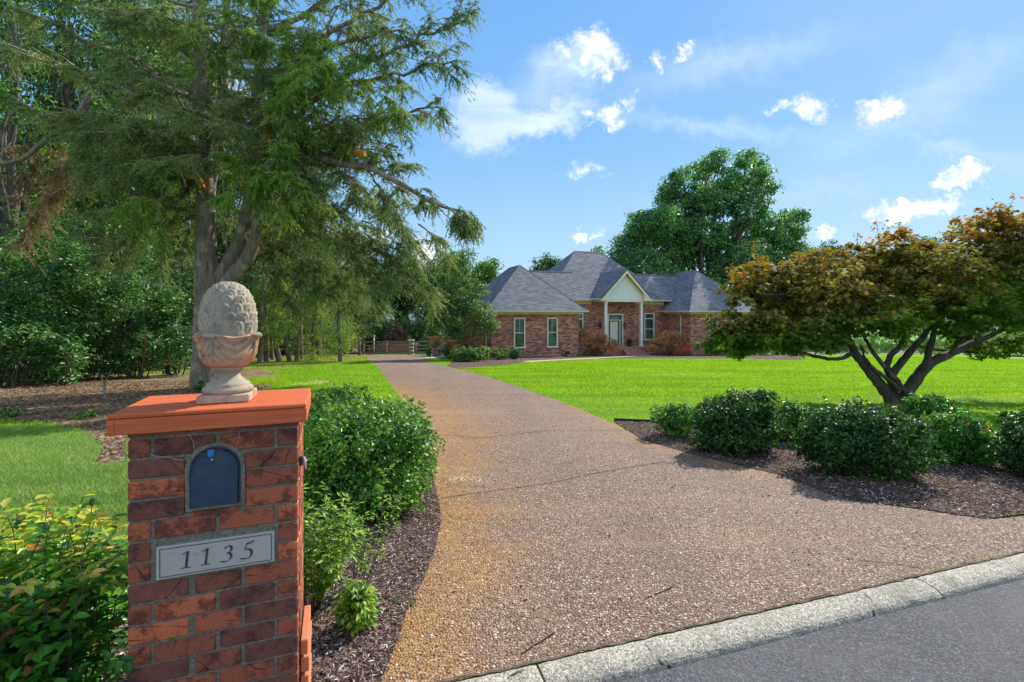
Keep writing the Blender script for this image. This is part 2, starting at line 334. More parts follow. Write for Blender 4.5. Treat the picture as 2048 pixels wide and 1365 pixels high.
M['white_trim'] = m_plain('off_white_trim', (.78, .76, .66), .45, .35, .04, 4)
def f_siding(t):
    uv = t.new('ShaderNodeTexCoord').outputs['UV']
    y = t.new('ShaderNodeSeparateXYZ', {0: uv}).outputs[1]
    fr = t.math('FRACT', t.math('DIVIDE', y, .13))
    c = t.mix(t.smooth(fr, .0, .12), (.42, .45, .44), (.82, .86, .83))
    return principled(t, c, .5, .3, fr, .6, .02)
M['siding'] = material('lap_siding', f_siding)
M['gutter'] = m_plain('gutter_metal', (.66, .66, .6), .35, .5, .04, 3)
def f_glass(t):
    co = t.new('ShaderNodeTexCoord').outputs['Object']
    n = t.noise(co, 1.3, 3.0)
    c = t.mix(t.smooth(n, .35, .65), (.025, .05, .05), (.10, .15, .14))
    return principled(t, c, .06, .8, t.noise(co, 1.1, 1.0), .05, .05)
M['glass'] = material('window_glass', f_glass)
M['door'] = m_plain('pale_door_paint', (.70, .74, .64), .45, .35, .03, 3)
M['storm'] = m_plain('storm_door_frame', (.10, .12, .13), .4, .5, .05, 4)
M['black_metal'] = m_plain('black_iron', (.018, .018, .02), .45, .5, .1, 20)
M['brass'] = m_plain('brass', (.5, .36, .12), .3, .5, .1, 10, .9)
M['step_brick'] = brick_uv('step_brick', [(0, (.26, .11, .07)), (.5, (.42, .20, .13)), (1, (.55, .30, .2))], (.40, .33, .28), .2, .07, .01)
M['path'] = m_plain('pale_walk', (.52, .38, .28), .85, .2, .15, 7)
M['fence'] = m_plain('weathered_fence_wood', (.30, .24, .19), .9, .15, .35, 6, bstr=.5)
M['orange_gate'] = m_plain('orange_red_stain', (.56, .13, .045), .6, .25, .1, 6)
M['patio_wall'] = brick_uv('patio_brick', [(0, (.2, .07, .05)), (.5, (.36, .14, .09)), (1, (.48, .24, .17))], (.40, .32, .28))
M['pale_stone'] = m_plain('pale_stone', (.42, .38, .33), .8, .2, .15, 9)
M['green_pot'] = m_plain('green_glaze', (.12, .36, .10), .35, .5, .1, 6)
M['terra'] = m_plain('terracotta', (.46, .2, .1), .7, .25, .15, 9)
M['grey_stone'] = m_plain('grey_cast_stone', (.2, .2, .2), .85, .2, .2, 14)
M['dark_pot'] = m_plain('dark_glaze', (.05, .05, .055), .35, .4, .1, 6)
M['edging'] = m_plain('black_plastic', (.03, .028, .026), .6, .3, .2, 12)
M['concrete_pad'] = m_plain('pale_concrete', (.5, .46, .4), .85, .2, .12, 6)
M['pvc'] = m_plain('white_pvc', (.7, .7, .66), .5, .3, .05, 6)

# ------------------------------------------------------------------ scene helpers
def zf(x, y):
    """the land: falls gently from the kerb towards the house"""
    x = np.clip(np.asarray(x, float), -9, 14); y = np.asarray(y, float)
    k = np.clip((y-3)/11, 0, 1); k = 1-k*k*(3-2*k)
    w = np.maximum(y-2.234-.308*x*k, 0)
    return -.047*w - .028*np.maximum(y-34, 0) + .040*np.maximum(y-62, 0)
def z1(x, y): return float(zf(x, y))
def ray(px, py, Y): return Vector(((px-CX)/F_PX*Y, Y, EYE-(py-HZ)/F_PX*Y))
def G(px, py):
    """where a sight line meets the land"""
    Y = 5.0
    for _ in range(60):
        z = z1((px-CX)/F_PX*Y, Y)
        Y = .5*Y + .5*min(90, F_PX*(EYE-z)/max(py-HZ, 8))
    return ((px-CX)/F_PX*Y, Y)

def tag(o, label=None, cat=None, group=None, kind=None):
    if label: o['label'] = label
    if cat: o['category'] = cat
    if group: o['group'] = group
    if kind: o['kind'] = kind
    return o
def empty(name, loc, rz=0, label=None, cat=None, group=None):
    o = bpy.data.objects.new(name, None); COL.objects.link(o); o.location = loc; o.rotation_euler = (0, 0, rz)
    o.empty_display_size = .2
    return tag(o, label, cat, group)
def link(name, me, mat, parent=None):
    o = bpy.data.objects.new(name, me); COL.objects.link(o)
    if mat is not None: me.materials.append(mat)
    if parent is not None: o.parent = parent
    return o
def plane_uv(me):
    """metric uv: along the course and up the slope of every face"""
    n = len(me.polygons)
    if n == 0: return
    nr = np.empty(n*3, np.float32); me.polygons.foreach_get('normal', nr); nr = nr.reshape(-1, 3)
    co = np.empty(len(me.vertices)*3, np.float32); me.vertices.foreach_get('co', co); co = co.reshape(-1, 3)
    tot = np.empty(n, np.int32); me.polygons.foreach_get('loop_total', tot)
    vi = np.empty(len(me.loops), np.int32); me.loops.foreach_get('vertex_index', vi)
    t = np.stack([-nr[:, 1], nr[:, 0], np.zeros(n)], 1); L = np.linalg.norm(t, axis=1)
    t[L < .05] = (1, 0, 0); t /= np.maximum(np.linalg.norm(t, axis=1), 1e-6)[:, None]
    b = np.cross(nr, t); fi = np.repeat(np.arange(n), tot); P = co[vi]
    uv = np.stack([(P*t[fi]).sum(1), (P*b[fi]).sum(1)], 1).astype(np.float32)
    me.uv_layers.new(name='UVMap').data.foreach_set('uv', uv.ravel())
def npmesh(name, V, F, smooth=False):
    V = np.asarray(V, np.float32); F = np.asarray(F, np.int32); k = F.shape[1]
    me = bpy.data.meshes.new(name)
    me.vertices.add(len(V)); me.vertices.foreach_set('co', V.ravel())
    me.loops.add(F.size); me.loops.foreach_set('vertex_index', F.ravel())
    me.polygons.add(len(F)); me.polygons.foreach_set('loop_start', np.arange(0, F.size, k, dtype=np.int32))
    me.polygons.foreach_set('loop_total', np.full(len(F), k, np.int32))
    if smooth: me.polygons.foreach_set('use_smooth', np.ones(len(F), bool))
    me.update(calc_edges=True); return me

class MB:
    """collects shapes into ONE mesh"""
    def __init__(s): s.v = []; s.f = []; s.sm = []
    def add(s, V, F, smooth=False):
        n = len(s.v); s.v += [tuple(map(float, p)) for p in V]; s.f += [tuple(i+n for i in f) for f in F]; s.sm += [smooth]*len(F); return s
    def box(s, c, d, rot=None, bev=0.0):
        x, y, z = (q/2 for q in d)
        if bev <= 0:
            V = [(i*x, j*y, k*z) for i in (-1, 1) for j in (-1, 1) for k in (-1, 1)]
            F = [(0, 1, 3, 2), (4, 6, 7, 5), (0, 4, 5, 1), (2, 3, 7, 6), (0, 2, 6, 4), (1, 5, 7, 3)]
        else:
            bm = bmesh.new(); bmesh.ops.create_cube(bm, size=1)
            for v in bm.verts: v.co = Vector((v.co.x*d[0], v.co.y*d[1], v.co.z*d[2]))
            bmesh.ops.bevel(bm, geom=bm.edges[:], offset=bev, segments=1, affect='EDGES')
            V = [v.co.copy() for v in bm.verts]; F = [[v.index for v in f.verts] for f in bm.faces]
            bm.free()
        V = [Vector(v) for v in V]
        if rot is not None: V = [rot @ v for v in V]
        c = Vector(c); return s.add([v+c for v in V], F)
    def lathe(s, prof, n=32, c=(0, 0, 0), smooth=True, fn=None):
        V = []
        for r, z in prof:
            for i in range(n):
                a = 2*PI*i/n; rr = r*(fn(a, z) if fn else 1)
                V.append((c[0]+rr*math.cos(a), c[1]+rr*math.sin(a), c[2]+z))
        F = [(j*n+i, j*n+(i+1) % n, (j+1)*n+(i+1) % n, (j+1)*n+i) for j in range(len(prof)-1) for i in range(n)]
        return s.add(V, F, smooth)
    def prism(s, poly, y0, y1, smooth=False):
        """polygon in x,z pushed from y0 to y1"""
        n = len(poly); V = [(x, y0, z) for x, z in poly]+[(x, y1, z) for x, z in poly]
        return s.add(V, [tuple(range(n)), tuple(range(2*n-1, n-1, -1))]+[(i, n+i, n+(i+1) % n, (i+1) % n) for i in range(n)], smooth)
    def tube(s, pts, rad, k=8, smooth=True, cap=True):
        V, F = tube(pts, rad, k); s.add(V, F.tolist(), smooth)
        if cap:
            n = len(s.v)-len(V); s.f += [tuple(n+i for i in range(k))[::-1], tuple(n+len(V)-k+i for i in range(k))]; s.sm += [False, False]
        return s
    def build(s, name, mat, parent=None, uv=True):
        me = bpy.data.meshes.new(name); me.from_pydata(s.v, [], s.f)
        me.polygons.foreach_set('use_smooth', s.sm); me.update()
        if uv: plane_uv(me)
        return link(name, me, mat, parent)
def tube(pts, rad, k=8):
    P = np.array([tuple(p) for p in pts], float); n = len(P)
    rad = np.full(n, rad, float) if np.isscalar(rad) else np.asarray(rad, float)
    T = np.gradient(P, axis=0); T /= np.maximum(np.linalg.norm(T, axis=1), 1e-9)[:, None]
    ref = np.array([0, 0, 1.]) if abs(T[0, 2]) < .8 else np.array([1., 0, 0])
    V = []
    for i in range(n):
        a = ref-T[i]*ref.dot(T[i]); a /= max(np.linalg.norm(a), 1e-9); ref = a; b = np.cross(T[i], a)
        th = np.arange(k)*2*PI/k
        V.append(P[i]+rad[i]*(np.cos(th)[:, None]*a+np.sin(th)[:, None]*b))
    F = [(j*k+i, j*k+(i+1) % k, (j+1)*k+(i+1) % k, (j+1)*k+i) for j in range(n-1) for i in range(k)]
    return np.concatenate(V), np.array(F)
def wob_path(a, b, n, amp, rng, sag=0.0):
    """a crooked line from a to b"""
    a = np.array(a, float); b = np.array(b, float); t = np.linspace(0, 1, n)[:, None]
    L = np.linalg.norm(b-a); P = a+(b-a)*t
    o = np.cumsum(rng.normal(0, 1, (n, 3)), 0); o -= o[0]+(o[-1]-o[0])*t
    P = P+o*amp*L/math.sqrt(n); P[:, 2] += sag*L*4*(t[:, 0]*(1-t[:, 0])); return P
class TubeSet:
    def __init__(s): s.V = []; s.F = []; s.n = 0
    def add(s, pts, rad, k=5):
        V, F = tube(pts, rad, k); s.V.append(V); s.F.append(F+s.n); s.n += len(V)
    def build(s, name, mat, parent=None, smooth=True):
        return link(name, npmesh(name, np.concatenate(s.V), np.concatenate(s.F), smooth), mat, parent)

def unit(a): return a/np.maximum(np.linalg.norm(a, axis=-1, keepdims=True), 1e-9)
def leaf_mesh(name, P, D, N, L, Wd, kind=4, fold=.25, curl=0.0):
    """leaves at P growing along D with face N; kind 4: diamond, 6: rounded blade with a midrib"""
    D = unit(D); B = unit(np.cross(D, N)); N = np.cross(B, D); L = np.asarray(L).reshape(-1, 1)*np.ones((len(P), 1)); Wd = np.asarray(Wd).reshape(-1, 1)*np.ones((len(P), 1))
    if kind == 3:
        V = np.stack([P-B*Wd/2, P+B*Wd/2, P+D*L], 1); F = np.arange(len(P)*3).reshape(-1, 3)
        return npmesh(name, V.reshape(-1, 3), F)
    if kind == 4:
        up = N*Wd*fold
        V = np.stack([P, P+D*L*.45+B*Wd/2+up, P+D*L-N*L*curl, P+D*L*.45-B*Wd/2+up], 1)
        i = np.arange(len(P))[:, None]*4
        F = np.concatenate([i+np.array([[0, 1, 2]]), i+np.array([[0, 2, 3]])])
        return npmesh(name, V.reshape(-1, 3), F)
    up = N*Wd*fold
    V = np.stack([P, P+D*L*.3+B*Wd*.5+up, P+D*L*.7+B*Wd*.38+up*.8-N*L*curl*.4, P+D*L-N*L*curl, P+D*L*.7-B*Wd*.38+up*.8-N*L*curl*.4, P+D*L*.3-B*Wd*.5+up], 1)
    i = np.arange(len(P))[:, None]*6
    F = np.concatenate([i+np.array([[0, 1, 2, 3]]), i+np.array([[0, 3, 4, 5]])])
    return npmesh(name, V.reshape(-1, 3), F)
def star_mesh(name, P, D, N, L, Wd, rays=(-62, -32, 0, 32, 62), sh=(.62, .9, 1, .9, .62)):
    """palmate leaves: a fan of narrow lobes"""
    D = unit(D); B = unit(np.cross(D, N)); N = np.cross(B, D); V = []
    L = np.asarray(L).reshape(-1, 1)
    for a, q in zip(rays, sh):
        d = D*math.cos(R(a))+B*math.sin(R(a)); b = B*math.cos(R(a))-D*math.sin(R(a)); l = L*q
        V.append(np.stack([P+d*l*.45+b*l*Wd, P+d*l-N*l*.12, P+d*l*.45-b*l*Wd], 1))
    V = np.stack([np.concatenate([P[:, None], v], 1) for v in V], 1)      # (n, rays, 4, 3)
    n, r = V.shape[:2]
    # the lobes share their foot point, so each leaf is one island
    Vv = np.concatenate([P[:, None], V[:, :, 1:].reshape(n, r*3, 3)], 1).reshape(-1, 3)
    base = np.arange(n)[:, None, None]*(1+3*r)
    q = np.array([[0, 1+3*k, 2+3*k, 3+3*k] for k in range(r)])[None]
    return npmesh(name, Vv, (base+q).reshape(-1, 4))
def shell(n, rng, power=.4):
    d = unit(rng.normal(0, 1, (n, 3))); return d, rng.random(n)**power
def lumpy(d, seed, amp=.18):
    r = np.random.default_rng(seed+991); out = np.ones(len(d))
    for k in range(7):
        w = unit(r.normal(0, 1, 3))*r.uniform(2, 6.5); out += amp/2.2*np.sin(d@w+r.uniform(0, 6.28))
    return out
def bush_leaves(n, rad, seed, L, asp=.5, shell_p=.28, amp=.16, flat=False, kind=4, up=.3, curl=.1, out=.8):
    """leaves over a lumpy rounded mass standing on z = 0"""
    rng = np.random.default_rng(seed); m = max(30, n//22); dc, rc = shell(m, rng, shell_p)
    rc = np.maximum(rc, .3); k = lumpy(dc, seed, amp)*rc*(1+rng.normal(0, .05, m))
    if flat: k *= np.minimum(1.0, .86/np.maximum(np.abs(dc).max(1), 1e-6))*1.04
    shoot = rng.random(m) < .05; k[shoot] *= rng.uniform(1.03, 1.16, shoot.sum())
    rad = np.array(rad); ids = rng.integers(0, m, n); cs = rad.mean()*.125*rng.uniform(.6, 1.35, m)
    q = unit(rng.normal(0, 1, (n, 3)))*(rng.random(n)**.5)[:, None]
    P = dc[ids]*k[ids][:, None]*rad+q*cs[ids][:, None]; P[:, 2] += rad[2]*.98; d = unit(dc[ids]*.6+q*.7)
    N = unit(d*out+rng.normal(0, .5, (n, 3))+np.array([0, 0, up])); D = unit(np.cross(N, rng.normal(0, 1, (n, 3)))+.25*d)
    keep = P[:, 2] > rad[2]*.06
    P, D, N = P[keep], D[keep], N[keep]; Ls = L*rng.uniform(.6, 1.25, len(P))
    return P, D, N, Ls
def shrub(name, x, y, rad, n, L, mat, label, cat='shrub', group=None, seed=1, kind=4, asp=.5, z=None, stems=7, **kw):
    o = empty(name, (x, y, z1(x, y) if z is None else z), 0, label, cat, group)
    P, D, N, Ls = bush_leaves(n, rad, seed, L, asp, kind=kind, **kw)
    link('foliage', leaf_mesh('foliage', P, D, N, Ls, Ls*asp, kind, .2, .1), mat, o)
    rng = np.random.default_rng(seed+5); T = TubeSet()
    for i in range(stems):
        a = rng.uniform(0, 6.28); e = (rad[0]*.62*math.cos(a), rad[1]*.62*math.sin(a), rad[2]*rng.uniform(.9, 1.5))
        b = (rad[0]*.16*math.cos(a), rad[1]*.16*math.sin(a), -.05)
        pt = wob_path(b, e, 7, .05, rng, .06); T.add(pt, np.linspace(.018, .005, 7)*max(.6, rad[2]), 5)
        for j in range(3):
            q = pt[3+j]; T.add(wob_path(q, q+np.array([rng.normal(0, rad[0]*.3), rng.normal(0, rad[1]*.3), rad[2]*.4]), 4, .06, rng), np.linspace(.008, .003, 4)*max(.6, rad[2]), 4)
    T.build('stem', M['bark_twig'], o)
    return o
def clump_crown(blobs, per, leaves, cr, L, rng, asp=.7, inner=.55, up=.35):
    """leaf clumps through a set of lobes; returns arrays for the leaves and the clump centres"""
    C = []; O = []
    for (x, y, z, a, b, c) in blobs:
        m = max(4, int(per*(a*b*c)**(2/3)))
        d = unit(rng.normal(0, 1, (m, 3))); r = inner+(1-inner)*rng.random(m)**.6
        C.append(np.array([x, y, z])+d*r[:, None]*np.array([a, b, c])); O.append(d)
    C = np.concatenate(C); O = np.concatenate(O)
    s = cr*rng.uniform(.55, 1.3, len(C))
    i = np.repeat(np.arange(len(C)), leaves); n = len(i)
    q = unit(rng.normal(0, 1, (n, 3)))*(rng.random(n)**.45)[:, None]
    P = C[i]+q*s[i][:, None]*np.array([1, 1, .62])
    N = unit(O[i]*.5+q*.5+rng.normal(0, .55, (n, 3))+np.array([0, 0, up])); D = unit(np.cross(N, rng.normal(0, 1, (n, 3))))
    return P, D, N, L*rng.uniform(.6, 1.3, n), C
def dup(root, loc, rz=0, sc=1.0, label=None, group=None):
    r = root.copy(); COL.objects.link(r); r.location = loc; r.rotation_euler = (0, 0, rz); r.scale = (sc, sc, sc) if np.isscalar(sc) else sc
    if label: r['label'] = label
    if group: r['group'] = group
    for ch in list(root.children):
        c = ch.copy(); COL.objects.link(c); c.parent = r
        for g in list(ch.children):
            d = g.copy(); COL.objects.link(d); d.parent = c
    return r
def in_poly(x, y, poly):
    x = np.asarray(x); y = np.asarray(y); ins = np.zeros(x.shape, bool); n = len(poly)
    for i in range(n):
        x0, y0 = poly[i]; x1, y1 = poly[(i+1) % n]
        c = ((y0 > y) != (y1 > y)) & (x < (x1-x0)*(y-y0)/((y1-y0) or 1e-9)+x0); ins ^= c
    return ins
def sheet(name, poly, dz, mat, step=.6, label=None, fine=None):
    """a sheet laid on the land inside a plan outline"""
    bm = bmesh.new(); vs = [bm.verts.new((x, y, 0)) for x, y in poly]; bm.faces.new(vs)
    bmesh.ops.triangulate(bm, faces=bm.faces[:])
    xs = [p[0] for p in poly]; ys = [p[1] for p in poly]
    def cuts(a, b):
        q = a
        while q < b:
            yield q
            q += step*(1 if abs(q) < 14 else 3)
    for ax, lo, hi in ((0, min(xs), max(xs)), (1, min(ys), max(ys))):
        for q in list(cuts(math.floor(lo)+step, hi))+([34.0, 62.0] if ax else []):
            if lo < q < hi:
                co = (q, 0, 0) if ax == 0 else (0, q, 0); no = (1, 0, 0) if ax == 0 else (0, 1, 0)
                bmesh.ops.bisect_plane(bm, geom=bm.verts[:]+bm.edges[:]+bm.faces[:], plane_co=co, plane_no=no, dist=1e-5)
    for v in bm.verts: v.co.z = z1(v.co.x, v.co.y)+dz
    bmesh.ops.recalc_face_normals(bm, faces=bm.faces[:])
    me = bpy.data.meshes.new(name); bm.to_mesh(me); bm.free()
    if len(me.polygons) and me.polygons[0].normal.z < 0: me.flip_normals()
    o = link(name, me, mat); o['kind'] = 'structure'; return o

# ------------------------------------------------------------------ the land, the drive, the street
def kerb_y(x): return 2.234+.308*x
left_px = [(735, 717), (752, 731), (772, 757), (797, 790), (826, 838), (848, 885), (856, 930), (873, 1012), (875, 1046), (860, 1110), (835, 1169), (809, 1207), (786, 1280), (770, 1335)]
right_px = [(1987, 1040), (1842, 1019), (1697, 999), (1564, 950), (1400, 912), (1290, 880), (1225, 847), (1150, 815), (1060, 782), (985, 757), (930, 741), (895, 733), (872, 728)]
dl = [G(*p) for p in left_px]; dr = [G(*p) for p in right_px]
far = [G(852, 724), G(850, 719), G(905, 716.5), (-4.4, 42.5), (-14.2, 44.6)]
drive_poly = dl[::-1]; drive_poly = [(-.60, kerb_y(-.60)+.003)]+drive_poly[1:]
drive_poly = drive_poly + far[::-1] + dr[::-1] + [(4.6, 4.02), (9.0, kerb_y(9.0)+.9), (9.0, kerb_y(9.0)+.003)]
kb = 3.4
def build_land():
    # one sheet of turf reaching the horizon, stepping down under the street
    xs = np.concatenate([[-900, -500, -250, -120, -70], np.arange(-45, 46, 1.0), [70, 120, 250, 500, 900]])
    ys = np.concatenate([np.arange(-6, 34, .75), np.arange(34, 64, 2.0), [70, 80, 95, 120, 170, 260, 500, 1000, 1500]])
    bm = bmesh.new(); gr = [[bm.verts.new((x, y, 0)) for x in xs] for y in ys]
    for j in range(len(ys)-1):
        for i in range(len(xs)-1): bm.faces.new((gr[j][i], gr[j][i+1], gr[j+1][i+1], gr[j+1][i]))
    for off in (0.0, -.07):
        bmesh.ops.bisect_plane(bm, geom=bm.verts[:]+bm.edges[:]+bm.faces[:], plane_co=(0, kerb_y(0)+off, 0), plane_no=(-.308, 1, 0), dist=1e-5)
    for v in bm.verts:
        w = v.co.y-kerb_y(v.co.x); v.co.z = z1(v.co.x, v.co.y) if w > -.03 else -.30
    me = bpy.data.meshes.new('ground'); bm.to_mesh(me); bm.free()
    g = link('ground', me, M['lawn']); g['kind'] = 'structure'
    d = sheet('driveway', drive_poly, .006, M['drive'], .5)
    me = d.data; co = np.empty(len(me.vertices)*3, np.float32); me.vertices.foreach_get('co', co); co = co.reshape(-1, 3)
    L = np.array(dl); dist = np.full(len(co), 99.)
    for a, b in zip(L[:-1], L[1:]):
        ab = b-a; t = np.clip(((co[:, :2]-a)@ab)/(ab@ab), 0, 1); dist = np.minimum(dist, np.linalg.norm(co[:, :2]-a-t[:, None]*ab, axis=1))
    rust = np.clip(1.02-dist/np.interp(co[:, 1], [2, 6, 9, 14], [1.3, 1.8, 3.2, 2.6]), 0, 1)*np.where(co[:, 1] < 12, 1, np.clip(1-(co[:, 1]-12)/14, .25, 1))
    LR = np.array(dr[3:8]); dist = np.full(len(co), 99.)
    for a, b in zip(LR[:-1], LR[1:]):
        ab = b-a; t = np.clip(((co[:, :2]-a)@ab)/(ab@ab), 0, 1); dist = np.minimum(dist, np.linalg.norm(co[:, :2]-a-t[:, None]*ab, axis=1))
    rust = np.maximum(rust, np.clip(.8-dist/1.3, 0, 1))
    at = me.attributes.new('rust', 'FLOAT', 'POINT'); at.data.foreach_set('value', rust.astype(np.float32))
    # street
    V = []; F = []
    for x in (-60, -6, 0, 6, 12, 60):
        y = kerb_y(x)-.168; V += [(x, y, -.041), (x, y-2.0, -.025), (x, y-8, -.02)]
    for i in range(5):
        for j in range(2): F.append((i*3+j, i*3+j+1, i*3+j+4, i*3+j+3))
    me = bpy.data.meshes.new('street'); me.from_pydata(V, [], [f[::-1] for f in F]); me.update()
    if me.polygons[0].normal.z < 0: me.flip_normals()
    st = link('street', me, M['asphalt']); st['kind'] = 'structure'
build_land()

def ribbon(name, pts, w, dz, mat, seed=0, kind='structure'):
    """a narrow crooked crack or joint lying on a surface"""
    rng = np.random.default_rng(seed); P = []
    for a, b in zip(pts[:-1], pts[1:]):
        n = max(2, int(math.dist(a, b)/.05)); t = np.linspace(0, 1, n, endpoint=False)[:, None]; P.append(np.array(a)+(np.array(b)-np.array(a))*t)
    P = np.concatenate(P+[np.array([pts[-1]])]); n = len(P); P = P+rng.normal(0, w*.35, P.shape)
    T = np.gradient(P, axis=0); T = unit(T); Nn = np.stack([-T[:, 1], T[:, 0]], 1); ww = w*rng.uniform(.35, 1.1, n)[:, None]
    V = np.concatenate([P+Nn*ww/2, P-Nn*ww/2]); z = zf(V[:, 0], V[:, 1])+dz
    V = np.column_stack([V, z]); i = np.arange(n-1)
    F = np.stack([i, i+n, i+n+1, i+1], 1); o = link(name, npmesh(name, V, F), mat); o['kind'] = kind; return o
ribbon('driveway_joint', [G(852, 873), G(905, 872), G(960, 878), G(1100, 862), G(1262, 862)], .014, .010, M['gap'], 1)
ribbon('driveway_joint', [G(870, 1000), G(940, 990), G(1100, 968), G(1180, 950), G(1330, 925)], .011, .010, M['gap'], 2)
ribbon('driveway_joint', [G(803, 796), G(1085, 790)], .02, .010, M['gap'], 7)
ribbon('driveway_joint', [G(1040, 1310), G(1080, 1288), G(1110, 1272)], .010, .010, M['gap'], 3)
ribbon('driveway_joint', [G(1290, 1200), G(1330, 1185), G(1345, 1178)], .008, .010, M['gap'], 4)
ribbon('driveway_joint', [G(1690, 1120), G(1790, 1130), G(1850, 1140)], .008, .010, M['gap'], 5)

ribbon('driveway_joint', [(x, kerb_y(x)+.006) for x in (-.62, 1.5, 3.5, 6, 9)], .020, .0085, M['joint_dirt'], 6)
def build_kerb():
    rng = np.random.default_rng(4); u = Vector((1, .308, 0)).normalized(); nv = Vector((-u.y, u.x, 0))
    prof = [(-.002, -.2), (-.002, .002), (-.015, .006), (-.06, .006), (-.10, .001), (-.125, -.007), (-.143, -.017), (-.152, -.028), (-.158, -.045), (-.160, -.2)]
    # lengths of kerb with open joints between them; each length is a thing of its own
    cuts = [-9.0, -6.0, -3.0, -.1, .10, 3.06, 6.1, 9.1, 12.1, 15.1]
    cuts = [-12.0, -9.2, -6.2, -3.3, .12, 2.62, 5.7, 8.8, 11.9]
    for k in range(len(cuts)-1):
        s0 = cuts[k]+.006; s1 = cuts[k+1]-.006; n = max(2, int((s1-s0)/.035)); P = []; F = []
        for i in range(n+1):
            s = s0+(s1-s0)*i/n; e = .004 if i in (0, n) else 0
            for (q, z) in prof:
                jq = rng.normal(0, .0012) if -.14 > q > -.157 else rng.normal(0, .0003); jz = (rng.normal(0, .0004)+(.0018*math.sin(s*23)*math.sin(s*7.1) if q < -.12 else 0)) if z > -.04 else 0
                o = Vector((0, kerb_y(0), 0))+u*s+nv*(q+jq); P.append((o.x, o.y, z+jz-e))
        m = len(prof)
        for i in range(n):
            for j in range(m-1): F.append((i*m+j, i*m+j+1, (i+1)*m+j+1, (i+1)*m+j))
        F.append(tuple(range(m))[::-1]); F.append(tuple(n*m+j for j in range(m)))
        bm = MB(); bm.add(P, F); o = bm.build('kerb', M['kerb']); o['kind'] = 'structure'
        if sum(p.normal.z for p in o.data.polygons) < 0: o.data.flip_normals()
build_kerb()

bed_l = [(-3.6, 1.0), (-3.1, 2.15), (-2.25, 2.5), (-1.9, 2.95), (-2.15, 3.8), (-2.35, 5.2), (-2.5, 6.6), (-2.0, 7.35)] + [tuple(np.array(p)+np.array([.03, 0])) for p in dl[4:]]
bed_l = bed_l[:-1]+[(-.585, kerb_y(-.585)), (-3.6, kerb_y(-3.6))][:1]+[(-3.6, kerb_y(-3.6)+.002)]
edge_r = [G(1228, 843), G(1300, 846), G(1420, 850), G(1560, 855), G(1700, 860), G(1850, 866), G(1980, 872), G(2048, 874), G(2300, 880)]
bed_r = edge_r + [(11.0, 5.6), (4.5, 4.05)] + [tuple(np.array(p)-np.array([.05, 0])) for p in dr[:6]]
sheet('mulch_bed', bed_l, .012, M['mulch'], .5)
sheet('mulch_bed', bed_r, .012, M['mulch'], .5)
soil_px = [(60, 842), (-200, 836), (-400, 800), (-300, 745), (100, 748), (380, 752), (520, 740), (560, 752), (540, 775), (450, 800), (330, 815), (255, 850), (250, 925), (190, 930), (208, 895), (170, 862), (120, 850)]
soil_poly = [G(*p) for p in soil_px]
sheet('leaf_litter_ground', soil_poly, .010, M['soil'], .8)
sheet('leaf_litter_ground', [(-60, 15.5), (-13.5, 15.5), (-11.8, 20), (-12.6, 26), (-13.5, 33), (-14.5, 42), (-16, 60), (-90, 75), (-90, 15)], .009, M['soil'], 2)
sheet('leaf_litter_ground', [G(440, 757), G(500, 747), G(545, 741), G(600, 736), G(660, 729), G(728, 720.5), (-13.6, 47.2), (-17.9, 59.9), (-16.1, 42.2), (-14.6, 33), (-13.4, 26), (-12.7, 21)], .007, M['soil'], 2)  # leaf litter, its dark tone also standing in for shade under the young cedars
sheet('leaf_litter_ground', [(-13.4, 47.6), (-4, 47.0), (2, 56), (80, 66), (80, 130), (-85, 130), (-85, 76), (-17.8, 61)], .011, M['soil'], 3)
sheet('bare_earth_strip', [G(585, 765), G(640, 761), G(668, 764), G(640, 768), G(580, 772)], .008, M['path'], .6)

